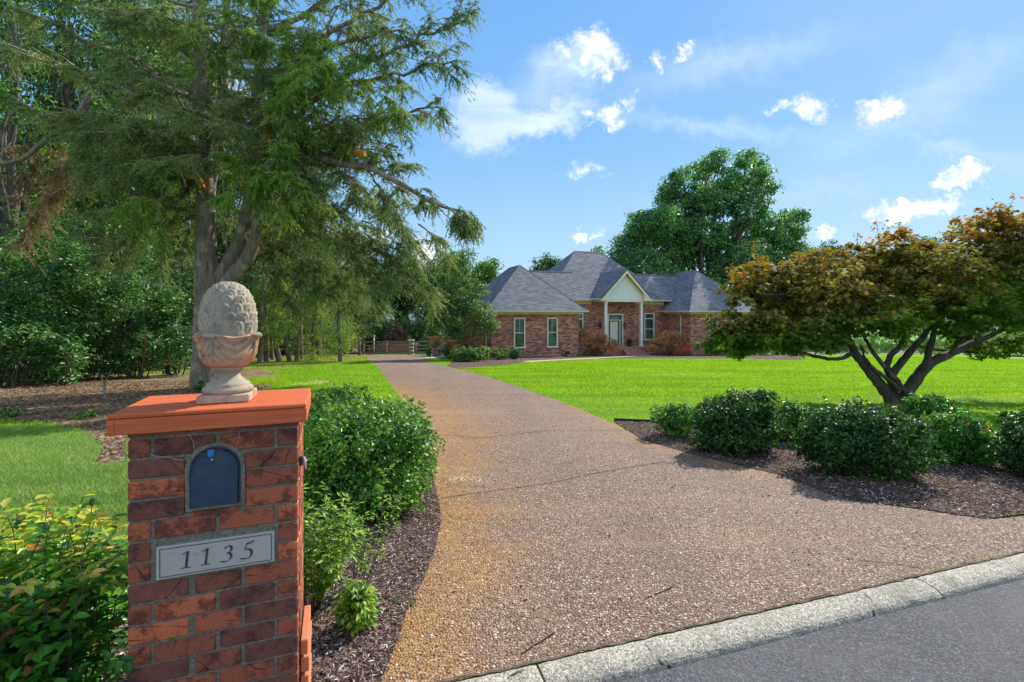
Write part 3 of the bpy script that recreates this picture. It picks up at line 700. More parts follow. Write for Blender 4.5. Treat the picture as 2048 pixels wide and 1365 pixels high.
# ------------------------------------------------------------------ the mailbox pillar
TH = math.atan2(.347, .938)
PFL = Vector((-1.2456, 1.566, 0))
def pu(px):
    """distance along the pillar's front for a sight line"""
    k = (px-CX)/F_PX; return (k*PFL.y-PFL.x)/(math.cos(TH)-k*math.sin(TH))
def pz(px, py):
    u = pu(px); return EYE-(py-HZ)/F_PX*(PFL.y+u*math.sin(TH))
def build_pillar():
    gz = z1(PFL.x, PFL.y)
    o = empty('mailbox_pillar', (PFL.x, PFL.y, 0), TH, 'red brick mailbox pillar with orange wooden cap and street number plaque', 'mailbox pillar')
    W_, Dp, top = .508, .30, 1.262
    def f_pb(t):
        g = t.new('ShaderNodeNewGeometry'); co = t.new('ShaderNodeTexCoord').outputs['Object']; r = g.outputs['Random Per Island']
        c = t.ramp(r, [(0, (.17, .068, .05)), (.25, (.25, .085, .052)), (.5, (.33, .098, .055)), (.75, (.44, .125, .062)), (.93, (.56, .155, .07)), (1, (.34, .17, .09))])
        off = t.new('ShaderNodeCombineXYZ', {0: t.math('MULTIPLY', r, 37.0), 1: t.math('MULTIPLY', r, 91.0), 2: t.math('MULTIPLY', r, 53.0)}).outputs[0]
        pc = t.new('ShaderNodeVectorMath', {0: co, 1: off}, operation='ADD').outputs[0]
        patch = t.noise(pc, 13.0, 7.0, .72)
        c = t.mix(t.math('MULTIPLY', t.smooth(patch, .47, .60), .72), c, (.055, .028, .026))
        c = t.mix(t.math('MULTIPLY', t.smooth(patch, .42, .30), .45), c, (.45, .15, .07))
        speck = t.noise(pc, 220.0, 2.0, .5); c = t.mix(t.smooth(speck, .64, .70), c, (.02, .013, .012))
        # curved rake scratches pressed in the clay
        ra = t.new('ShaderNodeCombineXYZ', {0: 0.0, 1: t.math('MULTIPLY', t.math('FRACT', t.math('MULTIPLY', r, 17.0)), 2.4), 2: 0.0}).outputs[0]
        rot = t.new('ShaderNodeMapping', {0: pc, 2: ra}).outputs[0]
        wv = t.new('ShaderNodeTexWave', {'Vector': rot, 'Scale': 7.0, 'Distortion': 12.0, 'Detail': 1.0, 'Detail Scale': .6}).outputs['Fac']
        scr = t.math('MULTIPLY', t.smooth(wv, .978, .997), t.smooth(t.noise(pc, 9.0, 2.0), .48, .58))
        c = t.mix(t.math('MULTIPLY', scr, .62), c, (.03, .013, .012))
        h = t.math('SUBTRACT', t.math('MULTIPLY', t.noise(pc, 60.0, 5.0, .7), .5), scr)
        return principled(t, c, .85, .2, h, .7, .004)
    mb_ = material('rusticated_brick', f_pb)
    def f_mo(t):
        co = t.new('ShaderNodeTexCoord').outputs['Object']; n = t.noise(co, 120.0, 5.0, .75); b = t.noise(co, 7.0, 4.0)
        c = t.mix(t.smooth(n, .35, .65), (.14, .13, .095), (.27, .25, .20)); c = t.mix(t.math('MULTIPLY', t.smooth(b, .45, .7), .5), c, (.13, .13, .085))
        c = t.mix(t.smooth(t.noise(co, 14.0, 5.0, .7), .67, .73), c, (.52, .50, .47))
        return principled(t, c, .95, .1, n, .9, .006)
    mm = material('sandy_mortar', f_mo)
    core = MB(); core.box((W_/2, Dp/2, top/2-.1), (W_-.010, Dp-.010, top+.2)); core.build('mortar_core', mm, o)
    # mailbox and plaque openings in u, z
    mu0, mu1 = pu(379), pu(482); mz0, mz1 = pz(430, 1014), pz(430, 884)
    qu0, qu1 = pu(313), pu(549)
    course = .0678; rng = random.Random(3)
    A = [(254.6, 301), (308.5, 431), (440, 548), (555, 596)]; B = [(254.6, 377), (390.5, 482), (489.5, 596)]
    z_mort = pz(254.6, 880)      # first bed joint under the cap
    bk = MB()
    def brick(u0, u1, z0, z1_, side=None, y0=None, y1=None):
        j = rng.uniform(-.0016, .0016)
        d = .05
        if side is None:
            bk.box(((u0+u1)/2, d/2-.001+j, (z0+z1_)/2), (u1-u0, d, z1_-z0), Matrix.Rotation(rng.uniform(-.006, .006), 3, 'Y'), .0035)
        else:
            bk.box((side-(d/2-.001)*(1 if side > .2 else -1), (y0+y1)/2, (z0+z1_)/2), (d, y1-y0, z1_-z0), None, .0035)
    r = 0; zt = z_mort+course
    rows = ['B', 'A', 'B', 'B', 'B', 'A', 'A', 'A', 'B', 'A', 'B', 'A', 'B', 'A', 'B', 'A', 'B', 'A', 'B', 'A']
    pq0 = pz(254.6, 1165) ; 
    for i, kd in enumerate(rows):
        z1_ = zt-i*course-.0045; z0 = z1_-(course-.009)
        if z1_ < -.12: break
        if i == 0: z1_ = top-.001
        edges = A if kd == 'A' else B
        for (a, b) in edges:
            u0, u1 = max(0, pu(a)), min(W_, pu(b)); segs = [(u0, u1)]
            if i in (2, 3, 4): segs = [(u0, min(u1, mu0-.013)), (max(u0, mu1+.013), u1)]
            if i == 1 and kd == 'A': pass
            if i in (6, 7): segs = [(u0, min(u1, qu0-.012)), (max(u0, qu1+.012), u1)]
            if i == 8: segs = [(u0, u1)]
            for s0, s1 in segs:
                if s1-s0 > .012: brick(s0, s1, z0, z1_)
        for side in (W_, 0.0):
            ys = [(.0, .09), (.101, .29)] if kd == 'B' else [(.0, .17), (.181, .29)]
            for y0, y1 in ys:
                brick(0, 0, z0, z1_, side, y0+(.052 if y0 == 0 else 0), y1)
        for u0, u1 in ([(.0, .16), (.171, .33), (.341, .508)] if kd == 'A' else [(.0, .08), (.091, .25), (.261, .42), (.431, .508)]):
            bk.box(((u0+u1)/2, Dp-.02+.001, (z0+z1_)/2), (u1-u0, .04, z1_-z0), None, .0035)
    zb = pz(430, 1014)
    brick(mu0+.004, mu1-.008, pz(430, 1034), pz(430, 1016)-.004)      # sliver of brick under the mailbox
    bk.build('brickwork', mb_, o)
    # projecting foot of bricks along the drive side
    ft = MB()
    for k, (z, dd) in enumerate(((.402, .026), (.335, .03), (.268, .028), (.20, .03), (.133, .028), (.066, .03), (0, .03))):
        ft.box((W_+dd/2+.003, .17+.004*(k % 2), z), (dd, .23, .056), None, .003)
    ft.build('brick_foot', material('orange_brick', lambda t: principled(t, t.mix(t.noise(t.new('ShaderNodeTexCoord').outputs['Object'], 40.0, 4.0), (.5, .14, .06), (.66, .25, .12)), .85, .2)), o)
    # cap
    def f_or(t):
        co = t.new('ShaderNodeTexCoord').outputs['Object']
        mp = t.new('ShaderNodeMapping', {0: co, 3: (4, 70, 70)}).outputs[0]; n = t.noise(mp, 1.0, 5.0, .65); b = t.noise(co, 9.0, 5.0, .7)
        c = t.mix(t.smooth(n, .35, .7), (.50, .105, .035), (.62, .15, .055)); c = t.mix(t.math('MULTIPLY', t.smooth(b, .55, .75), .4), c, (.66, .22, .11))
        c = t.mix(t.smooth(t.noise(co, 60.0, 6.0, .8), .70, .76), c, (.14, .05, .03))
        return principled(t, c, .65, .25, n, .5, .004)
    mo = material('orange_painted_wood', f_or)
    u0, u1, y0, y1 = -.04, W_+.027, -.04, .335
    cp = MB(); cp.box(((u0+u1)/2, (y0+y1)/2, 1.3195), (u1-u0, y1-y0, .0145), None, .003); cap = cp.build('wooden_cap', mo, o)
    fb = MB(); fb.box(((u0+u1)/2+.006, y0+.0095, 1.286), (u1-u0-.026, .019, .0495), None, .0015); fb.build('front_board', mo, cap)
    for x in (u0+.0095, u1-.0065):
        sb = MB(); sb.box((x, (y0+y1)/2, 1.286), (.016 if x > 0 else .019, y1-y0-.002, .0495), None, .0015); sb.build('side_board', mo, cap)
    bb = MB(); bb.box(((u0+u1)/2, y1-.0105, 1.286), (u1-u0-.045, .019, .0495), None, .0015); bb.build('back_board', mo, cap)
    fl = MB(); fl.box((W_/2, .15, 1.292), (W_-.01, .28, .03)); fl.build('packing', mo, cap)
    wc = m_plain('lime_crack', (.5, .48, .44), .9, .1, .2, 90)
    for pts in ([(374, 866), (381, 872), (387, 884), (389, 898), (392, 906)], [(479, 864), (478, 874), (476, 886), (472, 893)], [(300, 909), (312, 912), (325, 914), (340, 914), (352, 919), (366, 920), (384, 914)]):
        m_ = MB(); m_.tube([Vector((pu(a), -.0022, pz(a, b))) for a, b in pts], .0007, 5); m_.build('mortar_crack', wc, o)
    # mailbox: mortar collar, tunnel, door
    cu = (mu0+mu1)/2; hw = (pu(481)-pu(380))/2; hw_ = hw; cu = (pu(380)+pu(481))/2
    zbot = pz(430, 1011); ztop = pz(430, 892.5); zs = ztop-hw
    def arch(w, zb_, zs_, hh, n=16): return [(cu-w, zb_), (cu+w, zb_)]+[(cu+w*math.cos(PI*i/n), zs_+hh*math.sin(PI*i/n)) for i in range(n+1)]
    col = MB(); outer = arch(hw+.013, zbot-.012, zs, hw+.013); inner = arch(hw+.001, zbot+.0, zs, hw+.001)
    rr = random.Random(5); outer = [(x+rr.uniform(-.003, .003), z+rr.uniform(-.002, .004)) for x, z in outer]
    n = len(outer); V = [(x, -.004, z) for x, z in outer]+[(x, -.005, z) for x, z in inner]+[(x, .045, z) for x, z in outer]+[(x, .045, z) for x, z in inner]
    F = [(i, (i+1) % n, n+(i+1) % n, n+i) for i in range(n)]+[(n+i, n+(i+1) % n, 3*n+(i+1) % n, 3*n+i) for i in range(n)]+[(2*n+i, 2*n+(i+1) % n, (i+1) % n, i) for i in range(n)]
    col.add(V, F); col.build('mortar_collar', mm, o)
    def f_mb(t):
        co = t.new('ShaderNodeTexCoord').outputs['Object']; n = t.noise(co, 14.0, 6.0, .7)
        c = t.mix(t.smooth(n, .35, .7), (.012, .035, .075), (.035, .06, .085)); c = t.mix(t.math('MULTIPLY', t.smooth(t.noise(co, 30.0, 5.0, .7), .55, .75), .3), c, (.09, .10, .09))
        return principled(t, c, .42, .45, n, .2, .002)
    mblue = material('weathered_navy_metal', f_mb)
    box = empty('mailbox', (0, 0, 0)); box.parent = o
    tn = MB(); p = arch(hw, zbot, zs, hw); q = arch(hw-.004, zbot+.004, zs, hw-.004); n = len(p)
    V = [(x, -.006, z) for x, z in p]+[(x, -.006, z) for x, z in q]+[(x, .04, z) for x, z in p]+[(x, .04, z) for x, z in q]
    tn.add(V, [(i, (i+1) % n, n+(i+1) % n, n+i) for i in range(n)]+[(n+i, n+(i+1) % n, 3*n+(i+1) % n, 3*n+i) for i in range(n)]+[(2*n+i, 2*n+(i+1) % n, (i+1) % n, i) for i in range(n)])
    tn.build('tunnel', mblue, box)
    dm = MB(); dm.prism(arch(hw-.006, zbot+.002, zs-.004, hw-.007), -.012, .004); dr_ = dm.build('mailbox_door', mblue, box)
    rim = MB(); a1 = arch(hw-.007, zbot+.004, zs-.004, hw-.008)[1:]; rim.tube([(x, -.0125, z) for x, z in a1], .0022, 6); rim.build('door_rim', mblue, dr_)
    lt = MB(); lt.prism([(cu-.008+.0065*math.cos(a)*1.6, ztop-.045+.010*math.sin(a)) for a in np.linspace(PI, 2*PI, 9)]+[(cu+.0024, ztop-.016), (cu-.0184, ztop-.016)], -.0135, -.011); lt.build('latch_plate', mblue, dr_)
    tb = MB(); tb.prism([(cu-.011+.0095*math.cos(a), ztop-.020+.012*math.sin(a)) for a in np.linspace(PI, 2*PI, 9)]+[(cu-.0015, ztop-.008), (cu-.0205, ztop-.008)], -.017, -.0135)
    tb.build('blue_tab', m_plain('bright_blue_plastic', (.02, .17, .48), .4, .4, .1, 30), dr_)
    rv = MB(); rv.lathe([(0, 0), (.0035, .0), (.0028, .0018), (0, .0026)], 12); rvo = rv.build('rivet', m_plain('steel_rivet', (.6, .6, .6), .3, .5, .1, 9, .8), dr_); rvo.location = (cu-.008, -.0135, ztop-.042); rvo.rotation_euler = (R(90), 0, 0)
    # plaque
    zc = lambda px, py: pz(px, py)
    z0p, z1p = (pz(313, 1160)+pz(549, 1122))/2, (pz(313, 1096)+pz(549, 1061))/2
    def f_pl(t):
        co = t.new('ShaderNodeTexCoord').outputs['Object']; mp = t.new('ShaderNodeMapping', {0: co, 3: (20, 20, 160)}).outputs[0]
        n = t.noise(mp, 1.0, 6.0, .75); b = t.noise(co, 12.0, 3.0)
        c = t.mix(t.math('MULTIPLY', t.smooth(n, .52, .68), t.smooth(b, .35, .65)), (.44, .41, .36), (.20, .19, .17))
        return principled(t, c, .8, .2, n, .4, .002)
    pl = MB(); pl.box(((qu0+qu1)/2, .006, (z0p+z1p)/2), (qu1-qu0, .022, z1p-z0p), None, .0012); plo = pl.build('number_plaque', material('cast_stone_plaque', f_pl), o)
    ink = m_plain('slate_blue_paint', (.035, .055, .085), .6, .3, .2, 60)
    bt = .0022; iu0, iu1, iz0, iz1 = qu0+.0105, qu1-.0095, z0p+.0075, z1p-.0075; yb = -.0066
    bo = MB()
    for (c, d) in ((((iu0+iu1)/2, iz0), (iu1-iu0+bt, bt)), (((iu0+iu1)/2, iz1), (iu1-iu0+bt, bt)), ((iu0, (iz0+iz1)/2), (bt, iz1-iz0-bt)), ((iu1, (iz0+iz1)/2), (bt, iz1-iz0-bt))):
        bo.box((c[0], yb+.002, c[1]), (d[0], .003, d[1]))
    bo.build('border', ink, plo)
    # numerals drawn with a broad slanted pen
    def pen(mb, pts, w, ang, y=yb):
        nx, nz = math.cos(R(ang))*w/2, math.sin(R(ang))*w/2
        for a, b in zip(pts[:-1], pts[1:]):
            q = [(a[0]-nx, a[1]-nz), (a[0]+nx, a[1]+nz), (b[0]+nx, b[1]+nz), (b[0]-nx, b[1]-nz)]
            ar = sum(q[i][0]*q[(i+1) % 4][1]-q[(i+1) % 4][0]*q[i][1] for i in range(4))
            if abs(ar) < 1e-12: continue
            if ar < 0: q = q[::-1]
            mb.prism(q, y-.0006, y+.003)
    H = .054; zb_ = (z0p+z1p)/2-H/2+.0005
    def P(u, pts): return [(u+x*H+.10*y*H, zb_+y*H) for x, y in pts]
    def arc(cx, cy, rx, ry, a0, a1, n=14): return [(cx+rx*math.cos(R(a0+(a1-a0)*i/n)), cy+ry*math.sin(R(a0+(a1-a0)*i/n))) for i in range(n+1)]
    def one(mb, u):
        pen(mb, P(u, [(.0, 1.0), (.0, .03)]), .00702, 8); pen(mb, P(u, [(-.27, .86), (-.16, .90), (0.0, 1.0)]), .0028, 75)
        pen(mb, P(u, [(-.26, .0), (.0, .03), (.24, .0)]), .0022, 90)
    for k, (px, ch) in enumerate(((366, '1'), (405, '1'), (447, '3'), (488, '5'))):
        u = pu(px+7); mb = MB()
        if ch == '1': one(mb, u)
        elif ch == '3':
            pen(mb, P(u, [(-.17, .84)]+arc(.0, .755, .2, .225, 140, -62)+[(-.02, .55)]), .00700, 20)
            pen(mb, P(u, [(-.04, .55)]+arc(-.03, .28, .255, .27, 70, -95)+[(-.22, .02), (-.31, .05)]), .00702, 20)
        else:
            pen(mb, P(u, [(-.14, .93), (-.17, .58)]), .0028, 10); pen(mb, P(u, [(-.14, .95), (.06, .96), (.28, 1.06)]), .0060, 60)
            pen(mb, P(u, [(-.17, .58)]+arc(-.06, .29, .29, .31, 95, -95)+[(-.22, .0), (-.36, .05)]), .00702, 20)
        mb.build('numeral', ink, plo)
    # small holder with a pink tube on the right-hand face
    zc_ = pz(596, 925)
    hd = MB(); hd.box((W_+.007, .015, zc_-.0), (.014, .014, .032), None, .002); hd.build('clip', M['black_metal'], o)
    tb = MB(); tb.tube([(W_+.018, .012, zc_+.014), (W_+.0245, .012, zc_-.032)], .0035, 8); tb.build('pink_tag', m_plain('pink_plastic', (.75, .3, .42), .4, .4, .05, 5), o)
    return o
build_pillar()

def build_finial():
    cx, cy, z0 = -1.05, 1.79, 1.3270
    o = empty('pinecone_finial', (cx, cy, z0), TH-.02, 'weathered stone pinecone finial in a leafy cup standing on the orange cap', 'finial')
    def stone(name, base, warm, k):
        def f(t):
            co = t.new('ShaderNodeTexCoord').outputs['Object']; n = t.noise(co, 22.0, 6.0, .7); b = t.noise(co, 6.5, 4.0, .6); sp = t.noise(co, 260.0, 3.0, .6)
            c = t.mix(t.smooth(b, .38, .62), base, warm); c = t.mix(t.math('MULTIPLY', t.smooth(n, .48, .66), k), c, (.13, .115, .10))
            c = t.mix(t.smooth(sp, .68, .74), c, (.10, .07, .055))
            return principled(t, c, .9, .15, t.math('ADD', n, t.math('MULTIPLY', sp, .4)), .6, .004)
        return material(name, f)
    ms1 = stone('lichened_stone', (.31, .28, .22), (.42, .35, .25), .55)
    ms2 = stone('buff_terracotta', (.46, .33, .22), (.58, .31, .15), .8)
    ms3 = stone('pink_terracotta', (.45, .27, .19), (.50, .40, .30), .6)
    p = MB(); p.box((0, 0, .0145), (.166, .166, .029), None, .004); p.build('plinth', ms3, o)
    foot = [(0, .028), (.074, .028), (.081, .032), (.084, .040), (.081, .049), (.073, .052), (.072, .058), (.070, .063), (.058, .069), (.047, .078), (.040, .088), (.036, .096), (.037, .101), (.045, .105), (.046, .109), (.049, .111), (.055, .114), (.0565, .119), (.054, .125), (.046, .127), (0, .127)]
    p = MB(); p.lathe(foot, 48); p.build('foot', ms1, o)
    # cup with relief leaves
    V = []; F = []; na, nz = 144, 40
    prof = [(.0, .120), (.045, .122), (.066, .128), (.079, .139), (.087, .155), (.092, .176), (.095, .203), (.098, .222), (.104, .233), (.110, .238)]
    pr = np.array(prof); tt = np.linspace(0, len(pr)-1, nz)
    rr = np.interp(tt, range(len(pr)), pr[:, 0]); zz = np.interp(tt, range(len(pr)), pr[:, 1])
    for j in range(nz):
        h = max(0, (zz[j]-.128)/.11)
        for i in range(na):
            a = 2*PI*i/na; lf = abs(math.sin(2*(a+.35))); rib = math.exp(-((math.sin(2*(a+.35))/.10)**2))
            ve = math.sin(14*lf+22*h)*.0042*(1-rib)*min(1, h*3)
            r = rr[j]+rib*.0045*min(1, 4*h)+ve-.003*math.exp(-((math.cos(2*(a+.35))/.10)**2))
            z = zz[j]+(.006*math.cos(4*(a+.35))*h**4 if h > 0 else 0)
            if h > .8: r += .010*(h-.8)*5*math.exp(-((math.sin(2*(a+.35))/.28)**2))
            V.append((r*math.cos(a), r*math.sin(a), z))
    for j in range(nz-1):
        for i in range(na): F.append((j*na+i, j*na+(i+1) % na, (j+1)*na+(i+1) % na, (j+1)*na+i))
    n0 = len(V)
    for i in range(na):
        a = 2*PI*i/na; v = V[(nz-1)*na+i]; V.append((v[0]*.93, v[1]*.93, v[2]+.004))
    for i in range(na):
        a = 2*PI*i/na; V.append((.086*math.cos(a), .086*math.sin(a), .234))
    for k in range(2):
        b0 = (nz-1)*na if k == 0 else n0; b1 = n0 if k == 0 else n0+na
        for i in range(na): F.append((b0+i, b0+(i+1) % na, b1+(i+1) % na, b1+i))
    p = MB(); p.add(V, F, True); cup = p.build('cup', ms2, o)
    for k in range(4):
        a = k*PI/2-.35; d = Vector((math.cos(a), math.sin(a), 0)); s = Vector((-d.y, d.x, 0)); q = MB()
        q.tube([d*.111+Vector((0, 0, .240))+s*t*.021-Vector((0, 0, abs(t)*.003)) for t in (-1, -.5, 0, .5, 1)], [.004, .009, .0105, .009, .004], 10)
        q.tube([d*.100+Vector((0, 0, .146+.088*t)) + d*(-.014*(1-t)**2) for t in np.linspace(0, 1, 8)], [.003, .004, .0045, .005, .005, .006, .006, .006], 8)
        q.build('leaf_curl', ms1, cup)
    # cone: rows of overlapping shield scales, tips upward
    def prof_r(t): return .0945*(1-max(0, t)**3.2)**.46 if t < 1 else 0
    zc0, zc1 = .236, .437
    body = MB(); body.lathe([(max(.0, prof_r(t)-.006), zc0+(zc1-zc0)*t) for t in np.linspace(0, .995, 26)]+[(0, zc1-.004)], 48); cone = body.build('cone', ms1, o)
    sc = MB(); rows = [(-.03, 12, .060), (.155, 12, .056), (.335, 12, .052), (.505, 11, .046), (.655, 10, .039), (.775, 9, .032), (.865, 8, .025), (.93, 6, .019)]
    for ri, (t0, cnt, hh) in enumerate(rows):
        rad = prof_r(min(.97, t0+.1)); wd = 2*PI*rad/cnt*1.04
        for k in range(cnt):
            a0 = 2*PI*(k+.5*(ri % 2))/cnt
            def pt(s, q, off):       # s across -1..1, q up 0..1
                t = min(.995, t0+q*hh/(zc1-zc0)*1.05); r = prof_r(t)+off; a = a0+s*wd/2/max(rad, .01)
                return (r*math.cos(a), r*math.sin(a), zc0+(zc1-zc0)*t)
            V = []; F = []; ns, nq = 14, 12
            for j in range(nq+1):
                q = j/nq
                for i in range(ns+1):
                    s = -1+2*i/ns
                    w = 1.0 if q < .5 else math.sqrt(max(0, 1-((q-.5)/.5)**2))
                    e = max(abs(s), 0)
                    off = -.0065+.0118*q-.0045*e*e
                    kx, kq = s*w, q; g = math.hypot(kx/.26, (kq-.56)/.19)
                    off += -.0042*math.exp(-((g-1)/.24)**2)*(1 if kq > .42 else .3)+(.0030*math.exp(-(kx/.10)**2) if .12 < kq < .62 else 0)
                    V.append(pt(s*w*.97, q, off))
            m = ns+1
            for j in range(nq):
                for i in range(ns): F.append((j*m+i, j*m+i+1, (j+1)*m+i+1, (j+1)*m+i))
            # skirt so each scale has a thick edge
            ring = [j*m for j in range(nq+1)]+[nq*m+i for i in range(1, m)]+[j*m+ns for j in range(nq-1, -1, -1)]
            b = len(V)
            for v in ring: x, y, z = V[v]; V.append((x*.925, y*.925, z-.002))
            for i in range(len(ring)-1): F.append((ring[i], ring[i+1], b+i+1, b+i))
            sc.add(V, F, True)
    sc.build('scales', ms1, cone)
    return o
build_finial()
# ------------------------------------------------------------------ the house (u along the front, v back into the plot)
HT = R(20); HO = Vector((-1.44, 34, 0))
def hw_(u, v, z=0.0): return (HO.x+u*math.cos(HT)-v*math.sin(HT), HO.y+u*math.sin(HT)+v*math.cos(HT), z)
def build_house():
    o = empty('brick_house', HO, HT, 'long red brick ranch house with steep grey hipped roofs and a gabled porch', 'house')
    mbk = M['house_brick']; zb = -2.9
    def wall(name, u0, u1, v, zt, holes=(), front=True, t=.22):
        """a wall facing the street with openings cut through it; holes are (u0, u1, z0, z1)"""
        m = MB(); us = sorted({u0, u1, *[h[0] for h in holes], *[h[1] for h in holes]}); zs = sorted({zb, zt, *[h[2] for h in holes], *[h[3] for h in holes]})
        for a, b in zip(us[:-1], us[1:]):
            for c, d in zip(zs[:-1], zs[1:]):
                if any(h[0]-1e-6 <= a and b <= h[1]+1e-6 and h[2]-1e-6 <= c and d <= h[3]+1e-6 for h in holes): continue
                m.add([(a, v, c), (b, v, c), (b, v, d), (a, v, d)], [(0, 1, 2, 3)])
        for (a, b, c, d) in holes:
            w = v+.12
            m.add([(a, v, c), (a, w, c), (a, w, d), (a, v, d)], [(0, 1, 2, 3)]); m.add([(b, v, c), (b, w, c), (b, w, d), (b, v, d)], [(3, 2, 1, 0)])
            m.add([(a, v, c), (b, v, c), (b, w, c), (a, w, c)], [(0, 1, 2, 3)]); m.add([(a, v, d), (b, v, d), (b, w, d), (a, w, d)], [(3, 2, 1, 0)])
        return m.build(name, mbk, o)
    def side(name, u, v0, v1, zt):
        m = MB(); m.add([(u, v0, zb), (u, v1, zb), (u, v1, zt), (u, v0, zt)], [(3, 2, 1, 0)]); return m.build(name, mbk, o)
    EZ, MZ = 1.60, 2.50           # wall heads: wings, main block
    w1 = (1.68, 2.55, -.93, 1.255); w2 = (4.28, 5.13, -.93, 1.255)
    wall('brick_wall', 0, 6.85, 0, EZ, [w1, w2]); side('brick_wall', 0, 0, 9.8, EZ); side('brick_wall', 6.85, 0, 3.47, EZ)
    def uu(px, v):
        k = (px-CX)/F_PX; ox = HO.x-v*math.sin(HT); oy = HO.y+v*math.cos(HT); return (k*oy-ox)/(math.cos(HT)-k*math.sin(HT))
    V0 = 3.47
    mw1 = (uu(1150, V0)-.2, uu(1166.5, V0), -.75, 1.58); mw2 = (uu(1288.8, V0), uu(1308.7, V0), -.80, 1.58)
    dr_ = (uu(1214.5, V0), uu(1246, V0), -1.2, 1.52)
    wall('brick_wall', 6.85, 17.2, V0, MZ, [mw1, dr_, mw2])
    rw = (19.1, 20.0, -.93, 1.255); rw2 = (21.6, 22.5, -.93, 1.255)
    wall('brick_wall', 17.2, 24.3, 0, EZ, [rw, rw2]); side('brick_wall', 17.2, 0, V0, EZ); side('brick_wall', 24.3, 0, 9.8, EZ)
    m = MB(); m.add([(0, 9.8, zb), (24.3, 9.8, zb), (24.3, 9.8, EZ), (0, 9.8, EZ)], [(3, 2, 1, 0)]); m.build('brick_wall', mbk, o)
    # soldier course over the main windows
    # roofs ---------------------------------------------------------
    def hip(name, u0, u1, v0, v1, ze, pitch, ridge_cap=True):
        """a hipped roof over a rectangle of eaves, with a thin edge"""
        a = (u1-u0)/2; b = (v1-v0)/2; h = min(a, b); zt = ze+h*pitch
        if a <= b: r0, r1 = (u0+a, v0+a), (u0+a, v1-a)
        else: r0, r1 = (u0+b, v0+b), (u1-b, v0+b)
        m = MB(); V = [(u0, v0, ze), (u1, v0, ze), (u1, v1, ze), (u0, v1, ze), (r0[0], r0[1], zt), (r1[0], r1[1], zt)]
        if a <= b: F = [(0, 1, 4), (1, 2, 5, 4), (2, 3, 5), (3, 0, 4, 5)]
        else: F = [(0, 1, 5, 4), (1, 2, 5), (2, 3, 4, 5), (3, 0, 4)]
        for f in F: m.add([V[i] for i in f], [tuple(range(len(f)))])
        ro = m.build(name, M['roof'], o)
        sk = MB(); E = [(u0, v0), (u1, v0), (u1, v1), (u0, v1)]
        for (p, q) in zip(E, E[1:]+E[:1]): sk.add([(p[0], p[1], ze-.03), (q[0], q[1], ze-.03), (q[0], q[1], ze-.001), (p[0], p[1], ze-.001)], [(0, 1, 2, 3)])
        sk.build('roof_edge', M['ridge'], ro)
        rc = MB()
        def cap(p, q):
            p, q = Vector(p), Vector(q); n = max(2, int((q-p).length/.28)); d = (q-p).normalized(); s = d.cross(Vector((0, 0, 1))).normalized(); up = s.cross(d)
            for i in range(n):
                c0 = p+(q-p)*i/n; c1 = p+(q-p)*min(1, (i+1.1)/n)
                rc.add([c0-s*.13-up*.085, c0+up*.03, c0+s*.13-up*.085, c1-s*.13-up*.093, c1+up*.018, c1+s*.13-up*.093], [(0, 1, 4, 3), (1, 2, 5, 4)])
        cap(V[4], V[5])
        for i, k in ((0, 4), (3, 5 if a <= b else 4), (1, 4 if a <= b else 5), (2, 5)): cap(V[i], V[k])
        rc.build('ridge_cap', M['roof'], ro)
        return ro
    P_ = .93
    hip('roof', -.5, 7.35, -.5, 9.8, 1.80, P_*.985)
    hip('roof', 16.7, 24.8, -.5, 9.8, 1.80, P_*.985)
    hip('roof', 5.67, 18.23, 2.97, 12.9, 2.75, P_)
    # lower cross roofs joining the wings
    for (a, b) in ((3.4, 9.2), (14.6, 20.8)):
        m = MB(); zr = 2.75+(5.6-2.97)*P_
        m.add([(a, 2.97, 2.75), (b, 2.97, 2.75), (b, 5.6, zr), (a, 5.6, zr)], [(0, 1, 2, 3)]); m.add([(a, 5.6, zr), (b, 5.6, zr), (b, 8.23, 2.75), (a, 8.23, 2.75)], [(0, 1, 2, 3)])
        if a > 10: m.add([(a, 2.97, 2.75), (a, 5.6, zr), (a, 8.23, 2.75)], [(0, 1, 2)])
        for v in m.v: pass
        # sit 4 mm under the main slope where the two run together
        m.v = [(x, y, z-.006) for x, y, z in m.v]
        ro = m.build('roof', M['roof'], o)
        c = MB(); n = int((b-a)/.3)
        for i in range(n):
            x0 = a+(b-a)*i/n; x1 = a+(b-a)*(i+1.08)/n
            c.add([(x0, 5.6-.13, zr-.09), (x0, 5.6, zr+.03), (x0, 5.73, zr-.09), (x1, 5.6-.13, zr-.1), (x1, 5.6, zr+.018), (x1, 5.73, zr-.1)], [(0, 1, 4, 3), (1, 2, 5, 4)])
        c.build('ridge_cap', M['ridge'], ro)
    # eaves: soffit, frieze board and gutter
    def eave(u0, u1, v, ze, wallv, ax='u'):
        """gutter with rolled front, soffit and frieze along one side"""
        gp = [(0, 0), (-.015, -.11), (-.09, -.12), (-.125, -.05), (-.13, .0), (-.115, .004), (-.11, -.04), (-.08, -.1), (-.02, -.09), (-.008, 0)]
        g = MB()
        s = 1 if wallv > v else -1
        pr = [(v+s*q, ze-.03+z) for q, z in gp]
        n = len(pr)
        def pt(t, q, z): return (t, q, z) if ax == 'u' else (q, t, z)
        g.add([pt(u0, q, z) for q, z in pr]+[pt(u1, q, z) for q, z in pr], [tuple(range(n))[::-1], tuple(range(n, 2*n))]+[(i, (i+1) % n, n+(i+1) % n, n+i) for i in range(n)])
        g.build('gutter', M['gutter'], o)
        sf = MB(); zq = ze-.15
        sf.add([pt(u0, v, zq), pt(u1, v, zq), pt(u1, wallv, zq), pt(u0, wallv, zq)], [(0, 1, 2, 3)])
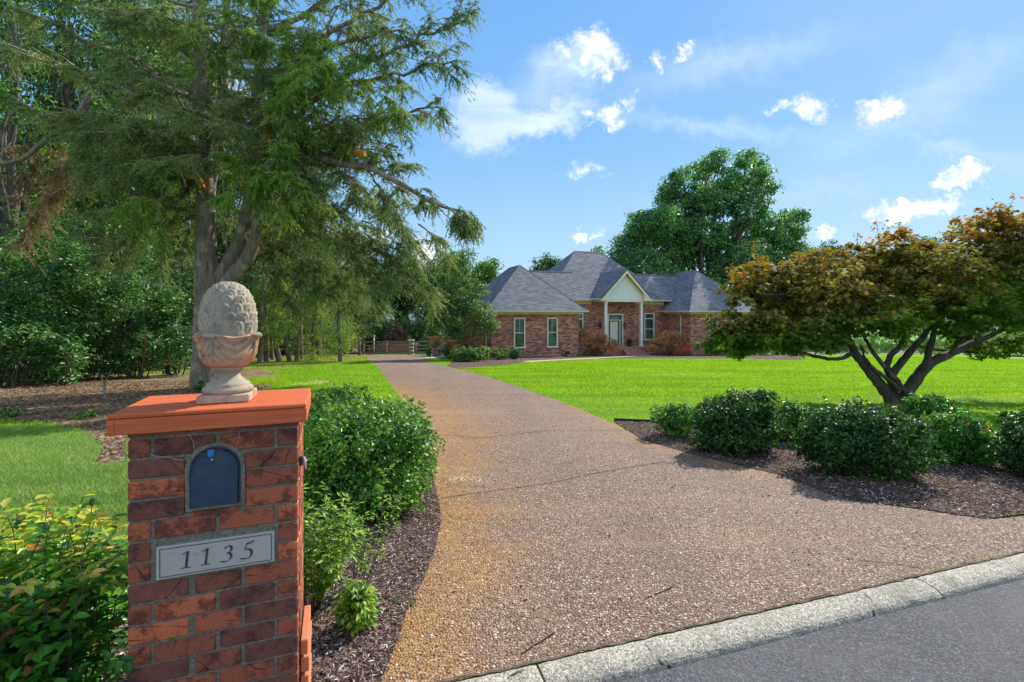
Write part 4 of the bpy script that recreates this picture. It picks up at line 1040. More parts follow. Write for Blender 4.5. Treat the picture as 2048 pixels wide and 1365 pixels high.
        sf.add([pt(u0, v+s*.004, zq), pt(u1, v+s*.004, zq), pt(u1, v+s*.004, ze-.02), pt(u0, v+s*.004, ze-.02)], [(0, 1, 2, 3)])
        sf.build('soffit', M['cream'], o)
    def frieze(u0, u1, v, z0, z1_, ax='u', s=-1):
        f = MB(); c = ((u0+u1)/2, v+s*.02, (z0+z1_)/2); d = (u1-u0, .04, z1_-z0)
        if ax == 'v': c = (c[1], c[0], c[2]); d = (d[1], d[0], d[2])
        f.box(c, d); f.build('frieze_board', M['frieze'], o)
    eave(-.5, 7.35, -.5, 1.80, 0); frieze(-.04, 6.89, 0, 1.49, 1.648)
    eave(-.5, 9.8, -.5, 1.80, 0, 'v'); frieze(0, 9.8, 0, 1.49, 1.648, 'v'); eave(-.5, 3.5, 7.35, 1.80, 6.85, 'v'); frieze(0, V0, 6.85, 1.49, 1.648, 'v', 1)
    eave(16.7, 24.8, -.5, 1.80, 0); frieze(17.16, 24.3, 0, 1.49, 1.648); eave(-.5, 3.6, 16.7, 1.80, 17.2, 'v'); frieze(0, V0, 17.2, 1.49, 1.648, 'v')
    eave(6.3, 9.75, 2.97, 2.75, V0); eave(14.35, 17.6, 2.97, 2.75, V0); frieze(6.85, 9.9, V0, 2.34, 2.598); frieze(14.2, 17.2, V0, 2.34, 2.598)
    # windows -------------------------------------------------------
    def window(h, v, transom=False, muntin=True, curtain=False):
        u0, u1, z0, z1_ = h; fw = .085
        f = MB()
        for (c, d) in (((u0+fw/2, z0/2+z1_/2), (fw, z1_-z0)), ((u1-fw/2, z0/2+z1_/2), (fw, z1_-z0)), (((u0+u1)/2, z1_-fw/2), (u1-u0-2*fw, fw)), (((u0+u1)/2, z0+fw/2), (u1-u0-2*fw, fw))):
            f.box((c[0], v+.035, c[1]), (d[0]-.002, .11, d[1]-.002))
        fo = f.build('window', M['white_trim'], o)
        sl_ = MB(); sl_.box(((u0+u1)/2, v-.028, z0+.02), (u1-u0+.06, .07, .055)); sl_.build('sill', M['white_trim'], fo)
        a, b = u0+fw, u1-fw; zt = z1_-fw; zl = z0+fw; br = MB()
        if transom:
            zt2 = zt-.36; tb_ = MB(); tb_.box(((a+b)/2, v+.05, zt2-.04), (b-a, .07, .08)); tb_.build('transom_bar', M['white_trim'], fo); zm = (zt2-.08+zl)/2
        else: zt2 = zt+.08; zm = (zt+zl)/2
        br.box(((a+b)/2, v+.06, zm), (b-a, .05, .05))
        if muntin: br.box(((a+b)/2, v+.078, (zm+zt2-.08)/2+.01), (.018, .012, zt2-.08-zm-.03))
        br.build('sash_bars', M['white_trim'], fo)
        g = MB(); g.box(((a+b)/2, v+.095, (zl+zt)/2), (b-a, .02, zt-zl)); g.build('pane', M['glass'], fo)
        return fo
    window(w1, 0); window(w2, 0); window(mw1, V0, True, False); window(mw2, V0, True, False); window(rw, 0); window(rw2, 0)
    # brick arch lintels as shallow proud courses
    for h in (mw1, mw2):
        l = MB(); n = 14; w = (h[1]-h[0]+.16)/n
        for i in range(n): l.box((h[0]-.08+w*(i+.5), V0-.004, h[3]+.13), (w-.012, .02, .22))
        l.build('lintel', M['house_brick'], o)
    # door ----------------------------------------------------------
    u0, u1, z0, z1_ = dr_
    f = MB(); fw = .11
    f.box((u0+fw/2, V0+.02, (z0+z1_)/2), (fw, .16, z1_-z0)); f.box((u1-fw/2, V0+.02, (z0+z1_)/2), (fw, .16, z1_-z0)); f.box(((u0+u1)/2, V0+.02, z1_-.06), (u1-u0-2*fw, .16, .12))
    f.box(((u0+u1)/2, V0+.03, z0+2.18), (u1-u0-2*fw, .12, .07)); dx = u0+fw+.10; dw = .93
    ux = dx+dw+.05; f.box((ux+.04, V0+.03, z0+1.07), (.08, .12, 2.14)); df = f.build('door_frame', M['cream'], o)
    g = MB(); g.box(((u0+u1)/2, V0+.08, z0+2.37), (u1-u0-2*fw, .02, .30)); g.build('transom_pane', M['glass'], df)
    g = MB(); g.box(((ux+.08+u1-fw)/2, V0+.08, z0+1.07), (u1-fw-ux-.08, .02, 2.14)); g.build('sidelight_pane', M['glass'], df)
    st = MB()
    for (c, d) in (((dx+.035, z0+1.07), (.07, 2.13)), ((dx+dw-.035, z0+1.07), (.07, 2.13)), ((dx+dw/2, z0+2.10), (dw-.14, .08)), ((dx+dw/2, z0+.06), (dw-.14, .12))): st.box((c[0], V0+.03, c[1]), (d[0], .05, d[1]))
    st.build('storm_door', M['storm'], df)
    dm = MB(); dm.box((dx+dw/2, V0+.065, z0+1.08), (dw-.14, .03, 1.94))
    for (cz, hh) in ((z0+.55, .62), (z0+1.42, .95)):
        for cu in (dx+dw/2-.19, dx+dw/2+.19): dm.box((cu, V0+.048, cz), (.26, .012, hh), None, .004)
    do = dm.build('front_door', M['door'], o, False)
    hd = MB(); hd.box((dx+dw-.105, V0+.012, z0+1.05), (.025, .03, .22), None, .004); hd.lathe([(0, 0), (.03, 0), (.034, .02), (.02, .045), (0, .05)], 12, (dx+dw-.105, V0-.02, z0+1.02)); hd.build('handle', M['brass'], do)
    # porch ---------------------------------------------------------
    pf = MB(); pf.box((12.06, (1.6+V0)/2, -2.05), (4.5, V0-1.6-.01, 1.70)); pf.build('porch_floor', M['step_brick'], o)
    sp = MB(); uS = 12.55
    for i in range(4): sp.box((uS, 1.6-.17-i*.34, -1.375-i*.165-.5), (1.75+.22*i, .34, 1.0))
    sp.build('porch_steps', M['step_brick'], o)
    ck = MB(); ck.box((uS+1.35, 1.15, -1.75), (.42, .9, 1.1)); ck.build('step_cheek', M['house_brick'], o)
    for u in (10.36, 13.76):
        c = MB(); c.box((u, 1.95, .68), (.21, .21, 3.66), None, .006); c.box((u, 1.95, -1.15), (.29, .29, .12), None, .01); c.box((u, 1.95, 2.44), (.27, .27, .10), None, .01); c.build('porch_column', M['white_trim'], o)
    bm_ = MB(); bm_.box((12.06, 1.95, 2.60), (4.06, .24, .20)); bm_.box((10.15, 2.78, 2.60), (.24, 1.4, .20)); bm_.box((13.97, 2.78, 2.60), (.24, 1.4, .20)); bm_.build('porch_beam', M['cream'], o)
    ce = MB(); ce.box((12.06, 2.75, 2.69), (3.6, 1.42, .03)); ce.build('porch_ceiling', M['cream'], o)
    zr, ze, hwid = 5.19, 2.80, 2.38; sl = (zr-ze)/hwid
    gb = MB(); a = 1.72; gb.prism([(12.06-a, 2.70), (12.06+a, 2.70), (12.06+a, zr-sl*a-.17), (12.06, zr-.17), (12.06-a, zr-sl*a-.17)], 1.84, 1.90); gb.build('gable_siding', M['siding'], o)
    for s in (-1, 1):
        m = MB(); t = .10
        P0 = [(12.06, zr), (12.06+s*hwid, ze)]
        vb = 2.97+(zr-2.75)/P_; ve = 2.97+(ze-2.75)/P_
        V = [(12.06, 1.42, zr), (12.06+s*hwid, 1.42, ze), (12.06+s*hwid, ve, ze), (12.06, vb, zr)]
        m.add(V, [(0, 1, 2, 3)] if s > 0 else [(3, 2, 1, 0)]); po = m.build('roof', M['roof'], o)
        e = MB(); e.add([(x, y, z-.002) for x, y, z in V]+[(x, y, z-.10) for x, y, z in V], [(4, 5, 1, 0), (5, 6, 2, 1), (4, 7, 6, 5)]); e.build('roof_edge', M['ridge'], po)
        rb = MB(); n = Vector((s*hwid, 0, -(zr-ze))).normalized()
        q = [(12.06, zr-.10), (12.06+s*(hwid-.01), ze-.10), (12.06+s*(hwid-.01), ze-.32), (12.06, zr-.36)]
        rb.prism(q, 1.43, 1.47); rb.build('rake_board', M['cream'], o)
        sfm = MB(); sfm.add([(12.06, 1.47, zr-.14), (12.06+s*hwid, 1.47, ze-.14), (12.06+s*hwid, 1.84, ze-.14), (12.06, 1.84, zr-.14)], [(0, 1, 2, 3)]); sfm.build('rake_soffit', M['frieze'], o)
        rf = MB(); rf.prism([(12.06, zr-.15), (12.06+s*(a+.1), zr-sl*(a+.1)-.15), (12.06+s*(a+.1), zr-sl*(a+.1)-.33), (12.06, zr-.38)], 1.80, 1.835); rf.build('frieze_board', M['frieze'], o)
        rt = MB(); rt.prism([(12.06+s*(a+.02), 2.58), (12.06+s*(hwid-.02), 2.58), (12.06+s*(hwid-.02), ze-.12), (12.06+s*(a+.02), zr-sl*a-.25)], 1.46, 1.84); rt.build('eave_return', M['cream'], o)
        eave(1.42, ve, 12.06+s*hwid, ze, 12.06+s*1.9, 'v')
    # downspouts
    for (u, v, zt) in ((-.10, .9, 1.6), (17.08, 1.05, 1.62), (6.98, 3.3, 1.6)):
        d = MB(); d.box((u, v, (zt+zb)/2-.15), (.075, .09, zt-zb-.3), None, .008); d.tube([(u, v, zt-.32), (u-.10, v, zt-.14), (u-.32 if u < 18 else u, v, zt+.03)], .042, 8); d.build('downspout', M['gutter'], o)
    # foundation vents
    for u in (5.9,):
        vt = MB(); vt.box((u, -.01, -1.36), (.42, .03, .2)); vt.build('crawlspace_vent', M['black_metal'], o)
    return o, uS
house, uS = build_house()
def lantern(u, z, label):
    x, y, _ = hw_(u, 3.47); o = empty('wall_lantern', (x, y, z), HT, label, 'lantern', 'lanterns beside the front door')
    m = MB(); m.box((0, -.015, .02), (.11, .03, .26), None, .01); m.tube([(0, -.03, .1), (0, -.10, .17), (0, -.17, .12)], .012, 6); m.build('bracket', M['black_metal'], o)
    m = MB(); m.lathe([(0, .30), (.02, .29), (.03, .24), (.09, .20), (.125, .13), (.12, .115), (0, .115)], 8, (0, -.17, -.02), False); m.lathe([(0, -.22), (.03, -.2), (.06, -.17), (.085, -.15), (0, -.15)], 8, (0, -.17, -.02), False)
    for k in range(6):
        a = k*PI/3; m.tube([(.075*math.cos(a), -.17+.075*math.sin(a), -.17), (.112*math.cos(a), -.17+.112*math.sin(a), .10)], .008, 4)
    m.build('cage', M['black_metal'], o)
    m = MB(); m.lathe([(0, -.15), (.07, -.15), (.10, .09), (0, .09)], 8, (0, -.17, -.02), False); m.build('glass_chimney', M['glass'], o)
    return o
lantern(10.95-.25, .55, 'black wall lantern on brick left of the front door, half behind the porch column')
lantern(13.08, .55, 'black wall lantern on brick right of the front door')

# walk, house bed
def wz(u, v): x, y, _ = hw_(u, v); return (x, y)
bed_px = [(912, 737), (960, 735), (1010, 731), (1045, 724)]
walk = [G(1042, 723.5), G(1100, 720.6), G(1160, 717.8), G(1225, 714.8)] + [wz(uS-.85, -.05), wz(uS-.85, .28), wz(uS+.9, .28), wz(uS+.9, -1.1)] + [G(1190, 718.2), G(1120, 721.6), G(1060, 725.2)]
hb_poly = [G(893, 733), G(912, 737.5), G(960, 735.5), G(1010, 731.5), G(1045, 726), G(1110, 722.2), G(1190, 718.6), G(1270, 717.6), G(1400, 718.2), G(1500, 718.6), G(1590, 722), G(1612, 721), G(1600, 718), (30, 46.5), wz(24.4, .5), wz(17, .5), wz(17, 3.6), wz(6.8, 3.6), wz(6.8, .3), wz(-.1, .3), wz(-.2, 3), G(905, 724)]
sheet('house_bed', hb_poly, .008, M['mulch'], 1.5)
sheet('front_walk', walk, .022, M['path'], 1.5)
# ------------------------------------------------------------------ loose chips, blades, litter
def scatter(poly, n, rng, ymax=None, bias=0.0):
    P = np.array(poly); lo = P.min(0); hi = P.max(0); out = []; tot = 0
    while tot < n:
        q = lo+(hi-lo)*rng.random((n*2, 2))
        k = in_poly(q[:, 0], q[:, 1], poly) & (q[:, 1] > kerb_y(q[:, 0])+.03)
        if ymax: k &= q[:, 1] < ymax
        if bias: k &= rng.random(len(q)) < (np.maximum(2.0, q[:, 1])/2.0)**(-bias)
        q = q[k]; out.append(q); tot += len(q)
        if len(out) > 60: break
    return np.concatenate(out)[:n]
def chips(name, pts, L, Wd, mat, seed, dz=.014, label=None, kind='stuff', tilt=.35):
    rng = np.random.default_rng(seed); n = len(pts); a = rng.uniform(0, 6.28, n)
    P = np.column_stack([pts, zf(pts[:, 0], pts[:, 1])+dz+rng.random(n)*.012])
    D = np.stack([np.cos(a), np.sin(a), rng.normal(0, tilt*.6, n)], 1); N = unit(np.column_stack([rng.normal(0, tilt, (n, 2)), np.ones(n)]))
    l = L*rng.uniform(.4, 1.5, n); w = Wd*rng.uniform(.4, 1.3, n)
    o = link(name, leaf_mesh(name, P, D, N, l, w, 4, .35), mat); return tag(o, label, None, None, kind)
rng = np.random.default_rng(11)
chips('bark_chips', scatter(bed_l, 60000, rng, 7.5, 1.0), .026, .0065, M['chips'], 1, .016)
chips('bark_chips', scatter(bed_r, 42000, rng, 11, .8), .036, .010, M['chips'], 2, .016)
chips('dead_leaf_litter', scatter(soil_poly, 22000, rng, 16, .3), .06, .028, M['litter'], 3, .012, tilt=.5)
edge_spill = np.concatenate([np.array(dl)[5:13][rng.integers(0, 8, 900)]+rng.normal(0, .09, (900, 2)), np.array(dr)[0:6][rng.integers(0, 6, 500)]+rng.normal(0, .16, (500, 2))])
edge_spill = edge_spill[edge_spill[:, 1] > kerb_y(edge_spill[:, 0])+.05]
chips('bark_chips', edge_spill, .022, .006, M['chips'], 9, .014)
dpts = scatter(drive_poly, 5200, rng, 7, 1.2)
def stones(name, pts, r, mat, seed):
    rg = np.random.default_rng(seed); n = len(pts); s = r*rg.uniform(.5, 1.5, n)[:, None]; a = rg.uniform(0, 6.28, n)
    c = np.column_stack([pts, zf(pts[:, 0], pts[:, 1])+.008]); e = [(1, 0, 0), (0, 1, 0), (-1, 0, 0), (0, -1, 0), (0, 0, .8)]
    V = np.stack([c+s*np.column_stack([x*np.cos(a)-y*np.sin(a)*.7, x*np.sin(a)+y*np.cos(a)*.7, np.full(n, z)]) for x, y, z in e], 1)
    i = np.arange(n)[:, None]*5; F = np.concatenate([i+np.array([[k, (k+1) % 4, 4]]) for k in range(4)])
    o = link(name, npmesh(name, V.reshape(-1, 3), F), mat); o['kind'] = 'stuff'; return o
stones('loose_gravel', dpts, .0065, M['pebble'], 5)

lv = scatter(drive_poly, 420, np.random.default_rng(71), 24, .5)
chips('fallen_leaves', lv, .030, .016, M['litter'], 72, .010, tilt=.5)
sp_ = np.concatenate([np.array(G(a, b))+np.random.default_rng(int(a)).normal(0, 1, (n_, 2))*np.array([sx_, sy_]) for a, b, n_, sx_, sy_ in ((1900, 800, 700, .9, .14), (1960, 806, 500, .8, .12), (1590, 742, 500, 1.2, .3), (930, 968, 160, .12, .10), (1270, 722, 500, 2.5, .5), (1380, 752, 350, 1.4, .2))])
chips('clover_heads', sp_, .022, .016, M['clover'], 73, .045, tilt=.6)
def grass(name, pts, L, Wd, mat, seed):
    rg = np.random.default_rng(seed); n = len(pts); a = rg.uniform(0, 6.28, n)
    P = np.column_stack([pts, zf(pts[:, 0], pts[:, 1])-.004]); D = unit(np.stack([np.cos(a)*.55, np.sin(a)*.55, np.full(n, 1.0)], 1)+rg.normal(0, .22, (n, 3)))
    N = np.stack([-np.sin(a), np.cos(a), np.zeros(n)], 1)+rg.normal(0, .3, (n, 3))
    o = link(name, leaf_mesh(name, P, D, N, L*rg.uniform(.5, 1.3, n), Wd*np.ones(n), 3), mat); o['kind'] = 'stuff'; return o
avoid = [drive_poly, bed_l, bed_r, soil_poly, hb_poly]
def lawn_pts(n, x0, x1, y0, y1, rng, pw):
    out = []; tot = 0
    while tot < n:
        y = y0*(y1/y0)**(rng.random(n)**pw); x = rng.uniform(x0, x1, n)
        k = (x > -1.12*y-.5) & (x < 1.12*y+.5)
        for a in avoid: k &= ~in_poly(x, y, a)
        q = np.column_stack([x, y])[k]; out.append(q); tot += len(q)
    return np.concatenate(out)[:n]
rng = np.random.default_rng(21)
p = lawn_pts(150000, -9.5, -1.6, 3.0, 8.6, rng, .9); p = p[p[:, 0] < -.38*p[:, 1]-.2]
grass('grass', p, .055, .0065, M['grass_pale'], 31)
grass('grass', lawn_pts(110000, -16, -1.0, 7.6, 36, rng, .75), .06, .016, M['grass'], 32)
p = lawn_pts(400000, -2.6, 32, 6.6, 36, rng, .72)
for lo, hi, l, w in ((0, 12, .050, .010), (12, 20, .055, .017), (20, 40, .06, .026)):
    q = p[(p[:, 1] >= lo) & (p[:, 1] < hi)]; grass('grass', q, l, w, M['grass'], int(33+lo))
tuft = np.array(G(545, 765))+np.random.default_rng(3).normal(0, 1, (2600, 2))*np.array([.55, .5])
grass('grass', tuft, .22, .012, M['grass'], 50)
# seams of weeds along the kerb and in the drive
def weeds(pts, seed, L=.018):
    P = np.concatenate([np.array(q)+np.random.default_rng(seed+i).normal(0, s, (m, 2)) for i, (q, s, m) in enumerate(pts)])
    grass('weeds', P, L, .004, M['moss'], seed)
weeds([(G(1984, 1117), .025, 260), (G(1950, 1122), .03, 200), (G(1915, 1131), .018, 90), (G(1868, 1139), .016, 120), (G(1490, 1044), .028, 120), (G(1527, 1073), .015, 50), (G(1602, 1088), .015, 50), (G(1408, 1250), .012, 40)], 61)

# twigs dropped on the drive
def twig(px, py, ln, ang, lab, r=.003, fork=False):
    x, y = G(px, py); o = empty('twig', (x, y, z1(x, y)+.012), ang, lab, 'twig', 'twigs dropped on the driveway'); rg = np.random.default_rng(int(px))
    T = TubeSet(); T.add(wob_path((-ln/2, 0, 0), (ln/2, 0, .002), 8, .05, rg), np.linspace(r, r*.5, 8), 6)
    if fork: T.add(wob_path((0, 0, 0), (ln*.3, ln*.22, .004), 5, .06, rg), np.linspace(r*.7, r*.3, 5), 5)
    T.build('stem', M['pale_twig'], o)
twig(995, 1201, .10, -.35, 'straight grey twig lying on the driveway well above the kerb', .0035)
twig(1150, 1234, .055, -.2, 'short pale twig on the driveway above the middle of the kerb', .0022)
twig(1273, 1229, .05, .1, 'thin light twig on the driveway just above the kerb crack', .002)
twig(1640, 1195, .13, .35, 'forked pale twig resting along the back of the kerb', .0028, True)
twig(1315, 1108, .09, .4, 'forked white twig in the middle of the wide driveway apron', .0022, True)

# lawn edging
pe = [np.array(q) for q in edge_r[:2]+edge_r[2:]]
V = []; F = []; k = 0
pts = []
for a, b in zip(pe[:-1], pe[1:]):
    for t in np.linspace(0, 1, 8, endpoint=False): pts.append(a+(b-a)*t)
m = MB()
for a, b in zip(pts[:-1], pts[1:]):
    d = unit(b-a); nrm = np.array([-d[1], d[0]])*.006
    za, zb_ = z1(*a), z1(*b)
    V = [(*(a-nrm), za-.03), (*(a+nrm), za-.03), (*(a+nrm), za+.055), (*(a-nrm), za+.055), (*(b-nrm), zb_-.03), (*(b+nrm), zb_-.03), (*(b+nrm), zb_+.055), (*(b-nrm), zb_+.055)]
    m.add(V, [(0, 3, 7, 4), (1, 5, 6, 2), (3, 2, 6, 7)])
tag(m.build('lawn_edging', M['edging']), 'black plastic edging strip between the lawn and the hedge bed', 'edging')

# ------------------------------------------------------------------ shrubs in the street-side beds
def place(px, py): x, y = G(px, py); return x, y
HB = 'shrubs in the bed right of the driveway'
sh = [  # px, py of foot, rx, ry, rz, n, leaf, mat, label, seed
    (1348, 874, .33, .30, .25, 5200, .045, 'nandina', 'small bright green loose shrub at the driveway end of the hedge', 3),
    (1471, 902, .54, .48, .385, 20000, .042, 'holly', 'round dark green clipped holly, second from the driveway', 4),
    (1582, 882, .28, .26, .26, 7000, .040, 'holly_green', 'small pale speckled shrub wedged between the two big hollies', 6),
    (1718, 950, .60, .50, .385, 24000, .040, 'holly', 'widest dark holly mound in front of the maple trunk', 7),
    (1862, 872, .36, .32, .30, 6500, .055, 'nandina', 'dark feathery shrub behind, right of the maple trunk', 8),
    (1908, 925, .38, .34, .30, 7500, .055, 'nandina', 'long leaved nandina mound right of the widest holly', 9),
    (1990, 915, .26, .26, .17, 2500, .035, 'holly_green', 'low pale shrub between the nandina and the last bush', 10),
    (2085, 958, .38, .38, .33, 14000, .040, 'holly', 'dark holly cut off by the right edge of the photo', 12)]
for px, py, a, b, c, n, L, mt, lab, sd_ in sh:
    x, y = place(px, py)
    shrub('holly_bush' if 'holly' in mt else 'nandina_shrub', x, y, (a, b, c), n, L, M[mt], lab, 'bush', HB, sd_, kind=6 if mt == 'nandina' else 4, asp=.36 if mt == 'nandina' else .62, up=.35, flat='holly' == mt)
LB = 'shrubs in the bed left of the driveway'
shrub('holly_bush', -1.36, 4.45, (.60, .72, .47), 36000, .040, M['holly_green'], 'large glossy green holly right behind the mailbox pillar', 'bush', LB, 21, asp=.6, flat=True, stems=10)
shrub('holly_bush', -1.98, 5.30, (.60, .62, .48), 15000, .040, M['holly'], 'darker holly showing above the pillar cap, left of the large one', 'bush', LB, 22, asp=.6, flat=True)
shrub('variegated_shrub', -1.90, 6.15, (.50, .40, .40), 8000, .05, M['variegated'], 'yellow green variegated shrub behind the large holly', 'bush', LB, 23, kind=6, asp=.4)
shrub('variegated_shrub', -1.50, 6.75, (.26, .30, .36), 4200, .05, M['variegated'], 'small cream edged shrub beside the drive, farthest of its bed', 'bush', LB, 24, kind=6, asp=.4)
def sprigs(name, x, y, n, h, spread, L, mat, label, seed, cat='shrub', lean=(0, 0), asp=.42, per=26, group=LB, r=.0035, droop=.25):
    """arching stems carrying paired leaflets"""
    o = empty(name, (x, y, z1(x, y)), 0, label, cat, group); rg = np.random.default_rng(seed); T = TubeSet(); P = []; D = []; N = []; LL = []
    for i in range(n):
        a = rg.uniform(0, 6.28); q = math.sqrt(rg.random())*spread; hh = h*rg.uniform(.55, 1.1)*(1-.35*(q/spread)**2)
        tip = np.array([q*math.cos(a)+lean[0]*hh, q*math.sin(a)+lean[1]*hh, hh]); b = np.array([tip[0]*.18, tip[1]*.18, -.03])
        pt = wob_path(b, tip, 9, .05, rg, .06); T.add(pt, np.linspace(r, r*.35, 9), 5)
        for k in range(per):
            t = .22+.78*k/(per-1); f = t*8; j = min(7, int(f)); c = pt[j]+(pt[j+1]-pt[j])*(f-j); ax = unit(pt[j+1]-pt[j])
            th = k*2.4+rg.normal(0, .3); s = unit(np.cross(ax, [math.cos(th), math.sin(th), .3])); d = unit(s+ax*.45+np.array([0, 0, .1]))
            if k % 2 == 0 and t > .3:      # short side twig with a spray of leaves
                m_ = 5; e = c+d*L*1.5; T.add([c, (c+e)/2+[0, 0, .004], e], [r*.4, r*.3, r*.2], 4)
                for z in range(m_):
                    P.append(c+(e-c)*(z+.6)/m_); dd = unit(d+unit(np.cross(d, [0, 0, 1]))*(1 if z % 2 else -1)*(.9 if z < m_-1 else 0)-np.array([0, 0, droop])+rg.normal(0, .15, 3)); D.append(dd); N.append(unit(np.array([0, 0, 1.])+d*.4+rg.normal(0, .3, 3))); LL.append(L*rg.uniform(.65, 1.15))
            else:
                P.append(c); D.append(unit(d-np.array([0, 0, droop])+rg.normal(0, .15, 3))); N.append(unit(np.array([0, 0, 1.])+d*.3+rg.normal(0, .3, 3))); LL.append(L*rg.uniform(.7, 1.2))
    P, D, N, LL = map(np.array, (P, D, N, LL))
    T.build('stem', M['bark_twig'], o)
    if isinstance(mat, tuple):      # young growth at the top keeps its own colour
        zt = P[:, 2]/h+rg.normal(0, .10, len(P)); up_ = zt > .82
        link('foliage', leaf_mesh('foliage', P[~up_], D[~up_], N[~up_], LL[~up_], LL[~up_]*asp, 6, .2, .15), M[mat[0]], o)
        link('young_foliage', leaf_mesh('young_foliage', P[up_], D[up_], N[up_], LL[up_], LL[up_]*asp, 6, .2, .15), M[mat[1]], o)
    else: link('foliage', leaf_mesh('foliage', P, D, N, LL, LL*asp, 6, .2, .15), M[mat], o)
    return o
# heavenly bamboo to the left of the pillar
NB = 'nandina shrubs left of the pillar'
sprigs('nandina_shrub', -1.62, 1.62, 105, .97, .36, .050, ('nandina', 'nandina_tip'), 'green nandina with yellow and orange tips against the left of the pillar', 71, group=NB, asp=.48, per=22)
sprigs('nandina_shrub', -2.02, 1.80, 100, .95, .42, .050, ('nandina', 'nandina_tip'), 'nandina with red and yellow young leaves at the left edge', 72, group=NB, asp=.48, per=22)
sprigs('nandina_shrub', -1.78, 1.33, 46, .60, .32, .05, 'nandina', 'low all green nandina in the bottom left corner with pink leaves', 73, group=NB, asp=.48, per=20)
# sprays and the young plant in the mulch
sprigs('nandina_shrub', -1.16, 2.72, 40, .86, .24, .040, 'lime', 'loose lime green sprays beside the right face of the pillar', 74, lean=(.10, -.05), per=26, asp=.40)
sprigs('nandina_shrub', -.98, 3.05, 8, .72, .22, .034, 'lime', 'thin arching lime spray reaching in front of the large holly', 77, lean=(.22, -.1), per=20, asp=.38)
sprigs('nandina_shrub', -.815, 2.56, 34, .27, .085, .036, 'lime', 'small lime green young plant alone in the mulch', 75, cat='young plant', per=16, asp=.52, droop=.5)
sprigs('seedling', -.70, 2.02, 4, .07, .03, .02, 'lime', 'tiny seedling in the mulch at the bottom of the photo', 76, cat='seedling', per=8)
sprigs('seedling', -.62, 2.78, 5, .04, .07, .018, 'privet', 'sparse blue green seedling right of the young plant', 78, cat='seedling', per=6)

